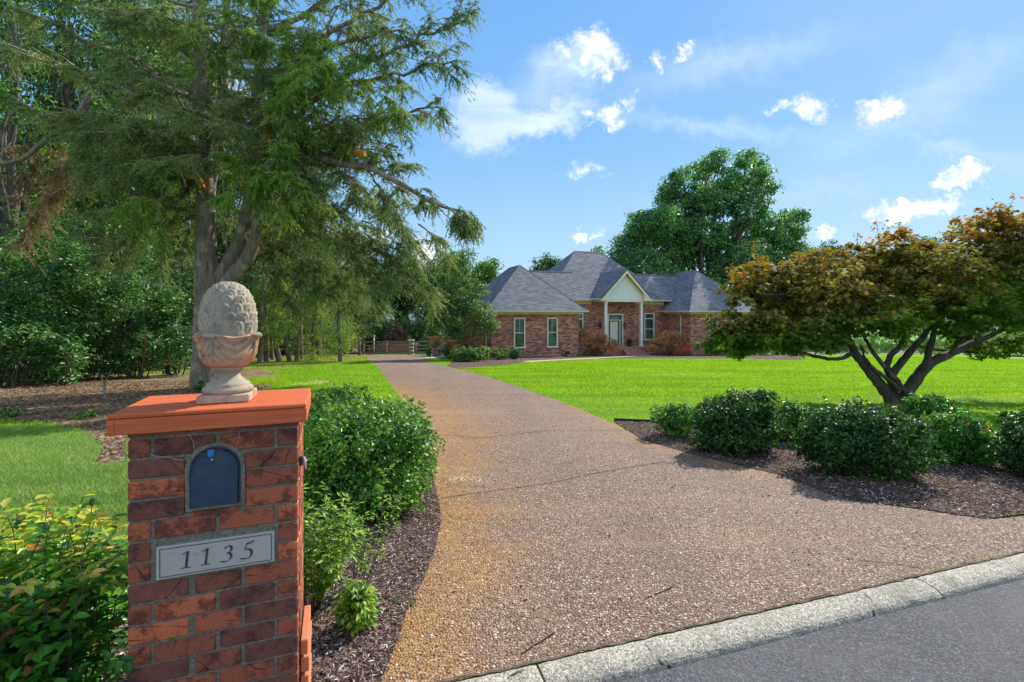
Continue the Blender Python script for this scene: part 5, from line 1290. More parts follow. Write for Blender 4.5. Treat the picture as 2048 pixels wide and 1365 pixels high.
# ------------------------------------------------------------------ the spreading maple
def build_maple():
    x0, y0 = G(1792, 808); Y = y0; s = Y/F_PX
    o = empty('spreading_maple', (x0, y0, z1(x0, y0)), 0, 'low spreading Japanese maple with orange and olive leaves behind the hedge', 'tree')
    z0 = z1(x0, y0); rg = np.random.default_rng(8)
    def W_(px, py, dy=0.0):
        d = Y+dy; return np.array([(px-CX)*d/F_PX-x0, d-y0, EYE-(py-HZ)*d/F_PX-z0])
    T = TubeSet()
    limbs = [([(1786, 822, 0), (1780, 795, 0), (1762, 772, -.05), (1740, 745, -.1), (1716, 716, -.15), (1702, 690, -.2), (1686, 655, -.25), (1668, 610, -.2), (1650, 560, 0)], 27, 9),
             ([(1706, 706, -.15), (1688, 716, -.3), (1660, 719, -.5), (1630, 713, -.7), (1600, 705, -.8), (1560, 690, -.9), (1510, 672, -1.0), (1460, 650, -1.0)], 10, 3),
             ([(1802, 824, .02), (1806, 800, .02), (1822, 775, .05), (1840, 745, .1), (1868, 722, .15), (1905, 706, .2), (1945, 688, .3), (1985, 668, .4), (2040, 645, .5), (2120, 610, .6)], 30, 8),
             ([(1792, 815, .05), (1788, 785, .1), (1782, 755, .2), (1772, 735, .25), (1780, 712, .3), (1800, 694, .35), (1812, 670, .4), (1822, 630, .5), (1830, 570, .6)], 19, 6),
             ([(1815, 790, -.12), (1798, 766, -.16), (1780, 748, -.2), (1762, 726, -.2), (1742, 700, -.15), (1730, 676, -.1), (1712, 640, 0)], 13, 5),
             ([(1800, 780, -.2), (1775, 758, -.24), (1752, 742, -.24), (1738, 730, -.24), (1728, 712, -.24), (1722, 692, -.3)], 10, 4),
             ([(1782, 752, .1), (1800, 728, .12), (1824, 700, .16), (1848, 672, .2), (1868, 640, .3), (1882, 600, .3), (1900, 540, .3)], 17, 6),
             ([(1850, 738, -.1), (1858, 700, -.2), (1868, 670, -.3), (1872, 620, -.4), (1862, 560, -.5)], 15, 6),
             ([(1900, 708, 0), (1930, 672, -.3), (1952, 650, -.5), (1925, 622, -.7), (1905, 590, -.9)], 8, 5),
             ([(1830, 690, .3), (1870, 700, .5), (1940, 705, .7), (2010, 712, .9), (2080, 715, 1.1)], 7, 3),
             ([(1668, 610, -.2), (1640, 600, -.6), (1590, 590, -.9), (1530, 590, -1.0)], 8, 3), ([(1686, 655, -.25), (1640, 650, -.6), (1580, 645, -1.2)], 8, 3),
             ([(1945, 688, .3), (1990, 620, .5), (2020, 540, .5)], 10, 4), ([(1822, 630, .5), (1780, 560, .8), (1760, 510, .9)], 7, 3)]
    allp = []
    for pts, r0, r1 in limbs:
        P = np.array([W_(*q) for q in pts]); t = np.linspace(0, len(P)-1, len(P)*3); Q = np.column_stack([np.interp(t, range(len(P)), P[:, i]) for i in range(3)])
        Q[1:-1] = (Q[:-2]+2*Q[1:-1]+Q[2:])/4; Q[1:-1] += rg.normal(0, .006, Q[1:-1].shape)
        rr = np.linspace(r0, r1, len(Q))*s*.45*(1+rg.normal(0, .05, len(Q)))
        if pts[0][1] > 800: rr[:3] *= np.array([1.2, 1.1, 1.03])
        T.add(Q, rr, 10); allp.append(Q[len(Q)//3:])
    allp = np.concatenate(allp)
    layers = [(1500, 650, 70, 50, -.6, 0), (1450, 680, 45, 30, -.9, 0), (1545, 580, 90, 70, -.3, 0), (1560, 550, 70, 50, .8, 0), (1490, 560, 50, 45, .3, 0), (1640, 575, 100, 75, -.7, 0), (1640, 545, 80, 55, .9, 0), (1735, 545, 90, 80, 0, 0), (1790, 500, 50, 50, .2, 0),
              (1850, 560, 100, 80, -.6, 0), (1850, 540, 80, 60, 1.0, 0), (1940, 530, 90, 90, .2, 0), (1975, 470, 70, 60, .4, 0), (2040, 470, 90, 80, .2, 0), (2060, 590, 100, 80, -.4, 0), (1960, 625, 90, 50, -1.0, 0), (1760, 630, 95, 55, -1.0, 0),
              (1610, 655, 110, 45, -1.1, 0), (1540, 680, 90, 26, -1.0, 0), (1630, 676, 80, 24, -.6, 0), (1820, 590, 80, 45, 1.2, 0), (1700, 610, 70, 40, 1.2, 0), (2000, 690, 90, 30, .8, 0), (2110, 690, 90, 30, .5, 0), (1900, 660, 60, 30, 1.3, 0), (2150, 520, 90, 100, .2, 0), (1600, 625, 70, 40, 1.1, 0), (1480, 690, 50, 20, 0, 0)]
    B = []
    for px, py, rx, ry, dy, _ in layers:
        c = W_(px, py, dy); B.append((c[0], c[1], c[2], rx*s*1.0, min(rx*s*1.1, .95), ry*s*.92))
    P, D, N, L, C = clump_crown(B, 100, 42, .20, .085, rg, inner=.15, up=.8)
    D = unit(D*np.array([1, 1, .45])-np.array([0, 0, .25]))
    # leading shoots standing out of the top
    for px, py in ((1945, 440), (1960, 425), (2000, 402), (2030, 392), (1775, 452), (1752, 440), (1715, 465), (1510, 482), (1600, 500), (1860, 500), (1905, 452), (2015, 420), (1835, 510), (1655, 488)):
        c = W_(px, py, rg.normal(0, .2)); b = c+np.array([rg.normal(0, .08), 0, -.42]); T.add(wob_path(b, c, 5, .05, rg), np.linspace(.008, .003, 5), 4)
        k = 26; q = b+(c-b)*rg.random((k, 1)); P = np.concatenate([P, q+rg.normal(0, .05, (k, 3))]); d = rg.normal(0, 1, (k, 3)); d[:, 2] = np.abs(d[:, 2])*.6; D = np.concatenate([D, unit(d)]); N = np.concatenate([N, unit(rg.normal(0, .5, (k, 3))+[0, 0, 1])]); L = np.concatenate([L, .085*rg.uniform(.6, 1.2, k)])
    for c in C[::6]:
        i = np.argmin(((allp-c)**2).sum(1)); T.add(wob_path(allp[i], c, 6, .07, rg, .04), np.linspace(.014, .004, 6), 4)
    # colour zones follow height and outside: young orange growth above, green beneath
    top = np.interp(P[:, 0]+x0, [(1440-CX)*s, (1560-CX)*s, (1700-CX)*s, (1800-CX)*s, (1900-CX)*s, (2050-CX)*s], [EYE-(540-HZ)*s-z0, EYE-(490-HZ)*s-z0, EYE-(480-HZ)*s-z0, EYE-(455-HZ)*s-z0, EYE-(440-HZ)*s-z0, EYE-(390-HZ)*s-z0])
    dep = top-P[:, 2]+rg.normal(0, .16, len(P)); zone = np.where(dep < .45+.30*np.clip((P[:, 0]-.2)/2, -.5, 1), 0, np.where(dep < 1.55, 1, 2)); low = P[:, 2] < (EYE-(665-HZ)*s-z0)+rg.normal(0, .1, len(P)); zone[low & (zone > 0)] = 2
    T.build('trunk', M['bark_maple'], o)
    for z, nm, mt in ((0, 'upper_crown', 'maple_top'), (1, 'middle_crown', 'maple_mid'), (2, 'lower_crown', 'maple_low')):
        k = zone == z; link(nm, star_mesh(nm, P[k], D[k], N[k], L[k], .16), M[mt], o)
    return o
build_maple()

# ------------------------------------------------------------------ the great cedar
def build_cedar():
    x0, y0 = G(412, 777); s = y0/F_PX; z0 = z1(x0, y0); Y = y0
    o = empty('red_cedar', (x0, y0, z0), 0, 'tall old red cedar with forked grey trunk and drooping branches behind the pillar', 'tree')
    rg = np.random.default_rng(77)
    def W_(px, py, dy=0.0):
        d = Y+dy; return np.array([(px-CX)*d/F_PX-x0, d-y0, EYE-(py-HZ)*d/F_PX-z0])
    def curve(pts, n=4):
        P = np.array([W_(*q) for q in pts]); t = np.linspace(0, len(P)-1, len(P)*n); Q = np.column_stack([np.interp(t, range(len(P)), P[:, i]) for i in range(3)])
        for _ in range(2): Q[1:-1] = (Q[:-2]+2*Q[1:-1]+Q[2:])/4
        return Q
    T = TubeSet()
    main = curve([(411, 800), (409, 760), (412, 700), (415, 640), (414, 560), (412, 500), (410, 440), (412, 370), (408, 300), (405, 230), (402, 150), (398, 60), (396, -60), (396, -200)])
    T.add(main, np.interp(np.linspace(0, 1, len(main)), [0, .05, .1, .3, .45, 1], [33, 27, 25, 23, 18, 8])*s*(1+rg.normal(0, .02, len(main))), 14)
    sec = curve([(425, 575), (448, 545), (470, 505), (488, 460), (498, 410), (503, 350), (508, 270), (512, 190), (522, 100), (530, 0), (535, -120)]); T.add(sec, np.interp(np.linspace(0, 1, len(sec)), [0, .1, .3, 1], [16, 15, 12, 7])*s, 12)
    thr = curve([(440, 580, -.1), (462, 556, -.2), (490, 525, -.25), (508, 490, -.3), (514, 450, -.3), (512, 420, -.2), (520, 340, 0), (540, 250, .2), (548, 150, .3)]); T.add(thr, np.interp(np.linspace(0, 1, len(thr)), [0, .15, .4, 1], [13, 14, 11, 4])*s, 12)
    up4 = curve([(412, 400, .1), (436, 300, .3), (446, 200, .4), (452, 80, .5), (455, -40, .6)]); T.add(up4, np.linspace(12, 6, len(up4))*s, 10)
    T2 = TubeSet()
    Pn = []; Dn = []; Ln = []; zone = []
    def twiglets(p, d, n, ln, z=0):
        """hanging sprays with needles along them"""
        for _ in range(n):
            a = rg.normal(0, 1, 3); a[2] = -abs(a[2])*.6-.35; e = unit(unit(a)*.9+d*.55)*ln*rg.uniform(.5, 1.4); m = 52
            t = rg.random(m); q = p+e*t[:, None]+np.column_stack([np.zeros(m), np.zeros(m), -.12*ln*t*t]); w = .125*(1-t*.55)
            Pn.append(q); ax = unit(e); dd = unit(ax*1.1+rg.normal(0, .5, (m, 3))-np.array([0, 0, .25])); Dn.append(dd); Ln.append(w*rg.uniform(.6, 1.2, m)); zone.append(np.full(m, z))
    def limb(a, b, r, dens=1.0, sag=.05, z=0, sub=.34, hang=.55, bare=.22):
        L = np.linalg.norm(np.array(b)-np.array(a)); n = max(6, int(L/.3)); dens *= 1.15; pt = wob_path(a, b, n, .05, rg, sag); T.add(pt, np.linspace(r, r*.22, n), 7)
        m = int(L/sub)
        for k in range(m):
            t = bare+(1-bare)*(k+rg.random())/m; f = t*(n-1); j = min(n-2, int(f)); p = pt[j]+(pt[j+1]-pt[j])*(f-j); ax = unit(pt[j+1]-pt[j])
            sd_ = unit(np.cross(ax, [0, 0, 1])*(1 if rg.random() < .5 else -1)+ax*rg.uniform(.2, .9)+np.array([0, 0, rg.uniform(-.5, .35)])); l2 = min(1.7, .5+L*.2)*rg.uniform(.4, 1.1)*(1.15-.5*t)
            q = wob_path(p, p+sd_*l2, 6, .07, rg, .03); T2.add(q, np.linspace(r*.3, .006, 6), 4)
            for i in range(1, 6):
                if rg.random() < .85*dens: twiglets(q[i], sd_, int(3+2.5*rg.random()), hang*rg.uniform(.6, 1.2), z)
        twiglets(pt[-1], unit(pt[-1]-pt[-2]), int(8*dens), .45, z)
        return pt
    # limbs read off the photograph: foot on a stem, tip, depth
    L_ = [((508, 240, 0), (935, 40, .6), 7.5), ((505, 300, 0), (915, 120, -.5), 7), ((510, 200, .1), (860, -60, .2), 8), ((512, 330, 0), (880, 215, .4), 7), ((500, 360, 0), (830, 230, -1.2), 6), ((520, 150, .2), (800, 60, -1.4), 7), ((530, 60, .2), (790, -30, 1.5), 6),
          ((503, 380, 0), (760, 300, .8), 6), ((512, 300, .1), (690, 240, -2.0), 6), ((410, 250, 0), (20, 100, .4), 8), ((410, 190, 0), (60, 30, -.8), 7), ((412, 330, 0), (60, 215, -.6), 8), ((405, 120, 0), (120, -40, .5), 7), ((410, 420, 0), (200, 420, -1.5), 6),
          ((412, 370, 0), (130, 330, .9), 7), ((402, 200, 0), (230, 140, -2.2), 6), ((400, 80, 0), (300, 20, -2.2), 6), ((440, 260, .3), (560, 160, -2.4), 6), ((446, 180, .4), (470, 60, -2.6), 6), ((410, 300, 0), (320, 330, -2.6), 5), ((503, 300, 0), (600, 360, -2.0), 5), ((530, 20, 0), (700, -100, .5), 6), ((398, 0, 0), (200, -120, 0), 6)]
    for a, b, r in L_: limb(W_(*a), W_(*b), r*s, 1.05, .03)
    # the long low limb that reaches over the drive with a tasselled tip
    lp = curve([(508, 440, -.1), (560, 330, -.4), (610, 305, -.6), (650, 318, -.8), (690, 330, -.9), (735, 333, -1.0), (770, 352, -1.1), (815, 375, -1.1), (855, 402, -1.1), (890, 416, -1.0), (930, 424, -1.0)])
    T.add(lp, np.linspace(9.5, 2.2, len(lp))*s, 8)
    for f in (.42, .5, .58, .68, .76, .84): 
        p = lp[int(f*(len(lp)-1))]; q = p+np.array([rg.uniform(.4, 1.3), rg.normal(0, .5), rg.uniform(-1.3, -.2)]); limb(p, q, .02, .55, .05, 0, .3, .45)
    for f in np.linspace(.12, .62, 9):
        p = lp[int(f*(len(lp)-1))]; limb(p, p+np.array([rg.uniform(-.3, .8), rg.normal(0, .6), rg.uniform(.2, .9)]), .02, .9, 0, 0, .25, .5)
    for _ in range(60): twiglets(lp[-1]+rg.normal(0, .16, 3)+np.array([0, 0, -.25]), np.array([.3, 0, -1.]), 3, .42)
    # drooping lower skirt right of the trunk, dead brown sprays left
    for px, py, dy in ((640, 430, .3), (700, 470, .4), (590, 460, .8), (760, 500, .9), (680, 560, 1.2), (740, 560, .6), (800, 540, .8), (620, 520, 1.4), (560, 540, 1.6), (840, 500, 1.0), (780, 440, .2), (720, 400, .3), (850, 560, 1.5), (900, 520, 1.4), (560, 430, -.6), (620, 480, -.4), (680, 420, -.5), (600, 560, .3), (660, 600, .9), (720, 520, -.2), (780, 560, 1.0), (640, 520, 1.8), (700, 600, 1.9), (550, 500, .4), (820, 480, .5), (870, 600, 2.0), (760, 620, 2.0), (575, 600, 1.0)):
        a = W_(px-rg.uniform(60, 130), py-rg.uniform(70, 120), dy+.3); limb(a, W_(px, py, dy), .028, .95, .08, 0, .26, .62, .1)
    for px, py, dy in ((90, 430, -.3), (150, 400, -.5), (60, 480, .2), (190, 470, 0), (250, 520, .6), (330, 470, .4), (300, 400, -.9), (230, 360, -.8), (320, 540, .9), (350, 430, -.6), (120, 360, .5), (280, 450, .5), (200, 540, .8), (30, 360, .3), (170, 300, -.4), (360, 500, .7)):
        a = W_(px+rg.uniform(20, 90), py-rg.uniform(80, 120), dy+.2); limb(a, W_(px, py, dy), .028, .85, .08, 2 if (px < 130 or py == 480) else 0, .26, .6, .1)
    lb = curve([(398, 270, -.1), (350, 240, -.3), (300, 210, -.5), (250, 170, -.6)]); T.add(lb, np.linspace(7, 4, len(lb))*s, 7)
    lb = curve([(180, 190, -.6), (150, 240, -.8), (90, 280, -.9), (45, 322, -1.0), (-40, 335, -1.0)]); T.add(lb, np.linspace(6, 3.5, len(lb))*s, 7)
    lb = curve([(410, 205, -.2), (340, 180, -.5), (260, 150, -.7), (180, 160, -.8)]); T.add(lb, np.linspace(6, 4, len(lb))*s, 7)
    # tufts of brighter, yellower green needles
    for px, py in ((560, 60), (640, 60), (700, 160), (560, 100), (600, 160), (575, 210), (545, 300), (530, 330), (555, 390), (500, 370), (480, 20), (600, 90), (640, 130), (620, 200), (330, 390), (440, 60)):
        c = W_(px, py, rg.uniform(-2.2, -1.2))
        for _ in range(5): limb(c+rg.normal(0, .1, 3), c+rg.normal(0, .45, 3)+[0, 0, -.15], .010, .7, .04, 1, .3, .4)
    # all round, so that the crown is whole from any side
    for k in range(48):
        h = rg.uniform(5.0, 15.0); a = rg.uniform(0, 6.28); ln = rg.uniform(2.2, 4.8)*(1.1-h/26); b = np.array([math.cos(a)*ln, math.sin(a)*ln*1.0, h+rg.uniform(-.6, .5)]); 
        if b[1] < -3.2: continue
        j = np.argmin(abs(main[:, 2]-h)); limb(main[j], b, .05, .85, .05, 0, .36)
    # bare snags
    for px, py in ((560, 480), (600, 330), (640, 345), (590, 400), (650, 380), (610, 290), (560, 560), (545, 520), (330, 520), (290, 560), (350, 300), (300, 260), (700, 300), (250, 480)):
        c = W_(px, py, rg.uniform(-1.4, .4)); T2.add(wob_path(c, c+np.array([rg.normal(0, 1), rg.normal(0, .6), rg.normal(-.2, .5)]), 9, .12, rg), np.linspace(.022, .004, 9), 5)
    T.build('trunk', M['bark_cedar'], o); T2.build('twigs', M['cedar_twig'], o)
    # torn limbs showing orange heartwood
    hm = m_plain('orange_heartwood', (.55, .25, .05), .8, .2, .25, 20)
    for pts in ([(352, 344, -.9), (368, 346, -.9), (382, 354, -.9)], [(392, 352, -.35), (400, 362, -.4), (404, 376, -.4)], [(532, 262, -.6), (530, 275, -.6), (534, 288, -.6)], [(690, 300, -1.1), (712, 306, -1.15), (730, 308, -1.2)], [(598, 262, -1.0), (596, 280, -1.0)]):
        Q = curve(pts, 3); m_ = MB(); m_.tube([Vector(q) for q in Q], [5*s*1.1]*len(Q), 7); m_.build('torn_limb', hm, o)
    P = np.concatenate(Pn); D = np.concatenate(Dn); L = np.concatenate(Ln); Z = np.concatenate(zone); N = unit(rg.normal(0, 1, P.shape))
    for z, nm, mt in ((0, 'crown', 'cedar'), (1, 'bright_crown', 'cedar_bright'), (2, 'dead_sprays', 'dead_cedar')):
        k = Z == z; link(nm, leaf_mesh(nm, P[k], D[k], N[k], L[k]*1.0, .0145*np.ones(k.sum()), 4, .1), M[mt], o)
    print('cedar needles', len(P))
    return o
build_cedar()
# ------------------------------------------------------------------ broad-leaved trees
def tree(name, x, y, blobs, mats, label, seed, trunk=None, per=30, leaves=30, cr=.6, L=.22, rt=.35, rz=0, cat='tree', group=None, inner=.45, asp=.7, twigs=True, z=None, up=.35, zones=None):
    """blobs are lobes (x, y, z, a, b, c) from the foot of the trunk"""
    rg = np.random.default_rng(seed); o = empty(name, (x, y, (z1(x, y) if z is None else z)-.1), rz, label, cat, group)
    P, D, N, Ls, C = clump_crown(blobs, per, leaves, cr, L, rg, inner=inner, up=up)
    link('crown', leaf_mesh('crown', P, D, N, Ls, Ls*asp, 4, .2, .1), mats[0], o)
    T = TubeSet(); h = max(b[2] for b in blobs); lowest = min(b[2]-b[5] for b in blobs); fork = max(.8, lowest+ .12*h) if trunk is None else trunk
    tr = wob_path((0, 0, -.2), (rg.normal(0, .2), rg.normal(0, .2), fork), 8, .03, rg); T.add(tr, rt*np.array([1.35, 1.1, 1, .97, .94, .9, .88, .84]), 10)
    top = tr[-1]
    for b in blobs:
        c = np.array(b[:3]); k = wob_path(top-np.array([0, 0, rg.uniform(0, .25)*fork]), c, 9, .06, rg, -.03); r0 = rt*rg.uniform(.28, .5); T.add(k, np.linspace(r0, r0*.2, 9), 7)
        if twigs:
            for _ in range(5):
                q = k[rg.integers(4, 9)]; e = c+unit(rg.normal(0, 1, 3))*np.array(b[3:])*.8; T.add(wob_path(q, e, 6, .08, rg), np.linspace(r0*.28, r0*.06, 6), 5)
    T.build('trunk', mats[1], o); return o
def pxblobs(Y, x0, y0, z0, items, k=1.0):
    """lobes read as (px, py, radius px, depth)"""
    s = Y/F_PX; return [((px-CX)*(Y+dy)/F_PX-x0, Y+dy-y0, EYE-(py-HZ)*(Y+dy)/F_PX-z0, r*s*k, r*s*k, r*s*k*.85) for px, py, r, dy in items]
rb = np.random.default_rng(99)
# the big oak behind the house
Yo = 58.0; xo = (1415-CX)*Yo/F_PX; zo = z1(xo, Yo)
ob = [(1300, 460, 55), (1255, 495, 42), (1240, 520, 36), (1225, 545, 26), (1350, 420, 50), (1338, 385, 30), (1352, 358, 22), (1365, 345, 18), (1398, 470, 60), (1400, 390, 40), (1398, 345, 30), (1425, 325, 26), (1440, 312, 18), (1430, 400, 50), (1455, 360, 34), (1490, 318, 24), (1510, 325, 26), (1522, 350, 26), (1500, 370, 38), (1535, 375, 18),
      (1500, 420, 46), (1480, 470, 50), (1540, 455, 34), (1575, 435, 26), (1597, 430, 20), (1590, 460, 26), (1560, 490, 44), (1600, 505, 30), (1350, 510, 60), (1430, 500, 50), (1290, 530, 46), (1330, 560, 40), (1400, 570, 40), (1500, 510, 40), (1330, 440, 40), (1280, 440, 26), (1365, 470, 50), (1450, 540, 40), (1535, 540, 46), (1270, 470, 26), (1620, 535, 22)]
tree('oak_tree', xo, Yo, pxblobs(Yo, xo, Yo, zo, [(a, b, c, rb.uniform(-5, 5)) for a, b, c in ob], .86), (M['oak'], M['bark_oak']), 'tallest tree, a broad dark green oak rising behind the right part of the house', 301, trunk=5.0, per=27, leaves=24, cr=.78, L=.30, rt=.5, inner=.4)
# smaller crowns showing round the house roofs
def roundtree(px, ytop, Y, rpx, label, seed, mat='woods_far', cat='tree', group=None, tall=1.35, n=9, per=11, L=.3, cr=.8, name='broadleaf_tree', leaves=20):
    x = (px-CX)*Y/F_PX; z0 = z1(x, Y); s = Y/F_PX; top = EYE-(ytop-HZ)*s-z0; r = rpx*s; rg = np.random.default_rng(seed); B = []
    H = top*.72
    for i in range(n):
        t = (i+.5)/n; zz = top-r*.45-(top*.62)*t; w = r*(.45+.75*math.sin(PI*min(1, t*1.1+.12)))*.62; a = rg.uniform(0, 6.28); q = r*.5*math.sin(PI*min(1, t+.1))
        B.append((q*math.cos(a), q*math.sin(a), max(zz, r*.4), w, w, w*.8))
        B.append((-q*math.cos(a+.7), -q*math.sin(a+.7), max(zz, r*.4), w*.9, w*.9, w*.75))
    B.append((rg.normal(0, .1)*r, 0, top-r*.4, r*.42, r*.42, r*.4))
    return tree(name, x, Y, B, (M[mat], M['bark_oak']), label, seed, per=per, leaves=leaves, cr=cr, L=L, rt=max(.16, top*.018), group=group, cat=cat, trunk=top*.25, inner=.3)
BG = 'trees behind the house'
roundtree(1098, 503, 74, 42, 'round green treetop above the lower roof left of the main ridge', 310, group=BG)
roundtree(1190, 492, 80, 40, 'pale treetop just behind the main roof ridge, left of the oak', 311, 'woods', group=BG)
roundtree(1668, 478, 82, 62, 'far treetop between the oak and the maple', 312, group=BG)
roundtree(1850, 468, 86, 70, 'far treetop peeking over the middle of the maple', 313, group=BG)
roundtree(1745, 505, 92, 70, 'low far tree behind the left half of the maple', 314, group=BG)
roundtree(1960, 490, 80, 80, 'far tree behind the right half of the maple', 315, group=BG)
roundtree(2080, 470, 88, 90, 'far tree at the right edge behind the maple', 316, group=BG)
roundtree(1560, 560, 86, 60, 'low far tree below the oak, right of the roof', 317, group=BG)
LW = 'woods beyond the end of the driveway'
roundtree(975, 508, 66, 42, 'rounded bright green tree just left of the wing roof', 320, 'woods', group=LW)
roundtree(915, 495, 62, 48, 'tall feathery tree behind the driveway tree', 321, 'woods', group=LW)
roundtree(862, 520, 70, 46, 'dark tree beyond the board fence', 322, group=LW, n=11)
roundtree(800, 500, 66, 52, 'big dark tree over the left end of the board fence', 323, group=LW, n=11)
roundtree(735, 520, 60, 52, 'dark tree left of the driveway end', 324, group=LW, n=11)
roundtree(680, 530, 52, 52, 'dark tree behind the bright cedars', 325, group=LW, n=11)
roundtree(1010, 560, 72, 36, 'low tree hidden behind the left wing', 326, group=LW)
def thicket(px, Y, rpx, hpx, label, seed, mat='woods_far', L=.16, n=9000, group='undergrowth beyond the board fence', name='woodland_shrub'):
    s = Y/F_PX; x = (px-CX)*s
    return shrub(name, x, Y, (rpx*s, rpx*s*.8, hpx*s/2), n, L, M[mat], label, 'shrub', group, seed, asp=.6, stems=6, amp=.3, shell_p=.45)
for i, (px, Y, r, h, lab, mt) in enumerate([(745, 56, 34, 70, 'dark shrub behind the left end of the board fence', 'woods_far'), (690, 50, 40, 80, 'dark undergrowth left of the fence end', 'woods_far'), (795, 54, 30, 62, 'dusty pink flowering shrub behind the fence', 'pinkbush'), (835, 55, 30, 60, 'green shrub behind the middle of the fence', 'woods_far'),
        (872, 57, 26, 54, 'green shrub behind the fence right of the pink one', 'woods'), (765, 60, 40, 100, 'tall dark shrub in the gap beyond the fence', 'woods_far'), (850, 62, 44, 100, 'tall dark shrub under the far trees', 'woods_far'), (905, 60, 36, 80, 'dark shrub near the orange gate', 'woods_far'), (815, 66, 50, 110, 'tall dark shrub beyond the pink flowering one', 'woods_far'), (730, 64, 50, 110, 'tall dark shrub beyond the left end of the fence', 'woods_far'), (860, 70, 60, 110, 'broad dark shrub far behind the fence middle', 'woods_far'), (925, 64, 40, 90, 'dark shrub behind the tree by the wing', 'woods_far')]):
    thicket(px, Y, r, h, lab, 330+i, mt)
# a belt of trees closes the view on both sides
FB = 'far tree belt'
for i, (px, yt, Y) in enumerate([(1480, 590, 96), (1640, 575, 100), (1800, 570, 98), (1930, 560, 96), (2040, 565, 94), (2180, 540, 90), (2340, 520, 86), (1360, 590, 99), (1250, 580, 97), (1120, 575, 98)]):
    roundtree(px, yt, Y, 60, ['dark far tree at the back of the lawn below the oak', 'far tree at the back of the lawn under the left of the maple', 'far tree seen under the middle of the maple', 'far tree seen under the right of the maple', 'far tree at the right edge under the maple', 'far tree just out at the right', 'tall far tree outside the right edge', 'far tree hidden behind the right wing', 'far tree hidden behind the porch', 'far tree hidden behind the left roof'][i], 350+i, group=FB, n=6, per=8, L=.4, leaves=14)
for i, (px, py, rx, ry, rz) in enumerate([(1660, 722, 2.4, 1.4, .95), (1745, 722, 2.6, 1.6, 1.1), (1560, 716, 1.8, 1.2, .7), (1850, 722, 2.7, 1.5, 1.15), (1960, 722, 2.7, 1.5, 1.2), (2060, 724, 2.7, 1.5, 1.2)]):
    Y = 47 if i != 2 else 43; x = (px-CX)*Y/F_PX
    shrub('boundary_shrub', x, Y, (rx, ry, rz), 7000, .11, M['holly_green' if i % 2 else 'woods_far'], ['dark shrub across the lawn, left of the maple trunk', 'rounded shrub across the lawn behind the maple trunk', 'shrub by the right house corner at the end of the bed', 'shrub across the lawn right of the maple trunk', 'shrub across the lawn under the right maple branches', 'shrub across the lawn at the right edge'][i], 'shrub', 'shrubs across the far side of the lawn', 370+i, asp=.6)

# ------------------------------------------------------------------ woods on the left
LG = 'woodland trees on the left'
protoA = None
def wtree(px, Y, ytop, wpx, label, seed, mat='woods', low=.2, L=.15, per=20, leaves=24, cr=.5, n=10, bark='bark_oak', name='woodland_tree'):
    x = (px-CX)*Y/F_PX; z0 = z1(x, Y); s = Y/F_PX; top = EYE-(ytop-HZ)*s-z0; r = wpx*s; rg = np.random.default_rng(seed); B = []
    for i in range(n):
        t = (i+rg.random())/n; zz = top*(low+(1-low)*t); a = rg.uniform(0, 6.28); q = r*.62*math.sqrt(rg.random())*(1.1-.45*t); w = r*rg.uniform(.34, .58)
        B.append((q*math.cos(a), q*math.sin(a), zz, w, w, w*.75))
    return tree(name, x, Y, B, (M[mat], M[bark]), label, seed, per=per, leaves=leaves, cr=cr, L=L, rt=.09+top*.012, group=LG, trunk=top*.35, inner=.3)
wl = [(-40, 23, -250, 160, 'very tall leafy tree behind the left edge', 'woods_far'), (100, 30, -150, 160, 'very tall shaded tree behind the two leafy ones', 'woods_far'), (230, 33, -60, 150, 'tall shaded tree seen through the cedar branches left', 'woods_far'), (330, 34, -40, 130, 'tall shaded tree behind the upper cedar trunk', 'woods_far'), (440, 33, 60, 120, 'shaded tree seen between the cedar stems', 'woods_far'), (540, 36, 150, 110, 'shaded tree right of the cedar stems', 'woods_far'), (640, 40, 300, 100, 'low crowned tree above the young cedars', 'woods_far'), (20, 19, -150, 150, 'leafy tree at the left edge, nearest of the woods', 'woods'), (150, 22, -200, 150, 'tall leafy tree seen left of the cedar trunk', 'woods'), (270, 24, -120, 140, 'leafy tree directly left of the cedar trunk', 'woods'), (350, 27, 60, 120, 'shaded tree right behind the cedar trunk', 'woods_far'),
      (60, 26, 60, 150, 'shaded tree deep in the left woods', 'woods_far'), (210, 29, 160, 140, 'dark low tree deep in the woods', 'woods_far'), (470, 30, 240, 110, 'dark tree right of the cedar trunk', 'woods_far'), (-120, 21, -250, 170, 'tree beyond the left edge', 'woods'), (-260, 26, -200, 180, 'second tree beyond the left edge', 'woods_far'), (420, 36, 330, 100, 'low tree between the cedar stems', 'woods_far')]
for i, (px, Y, yt, w, lab, mt) in enumerate(wl): wtree(px, Y, yt, w, lab, 400+i, mt, low=.12, per=17, leaves=22, cr=.55, L=.16, n=13)
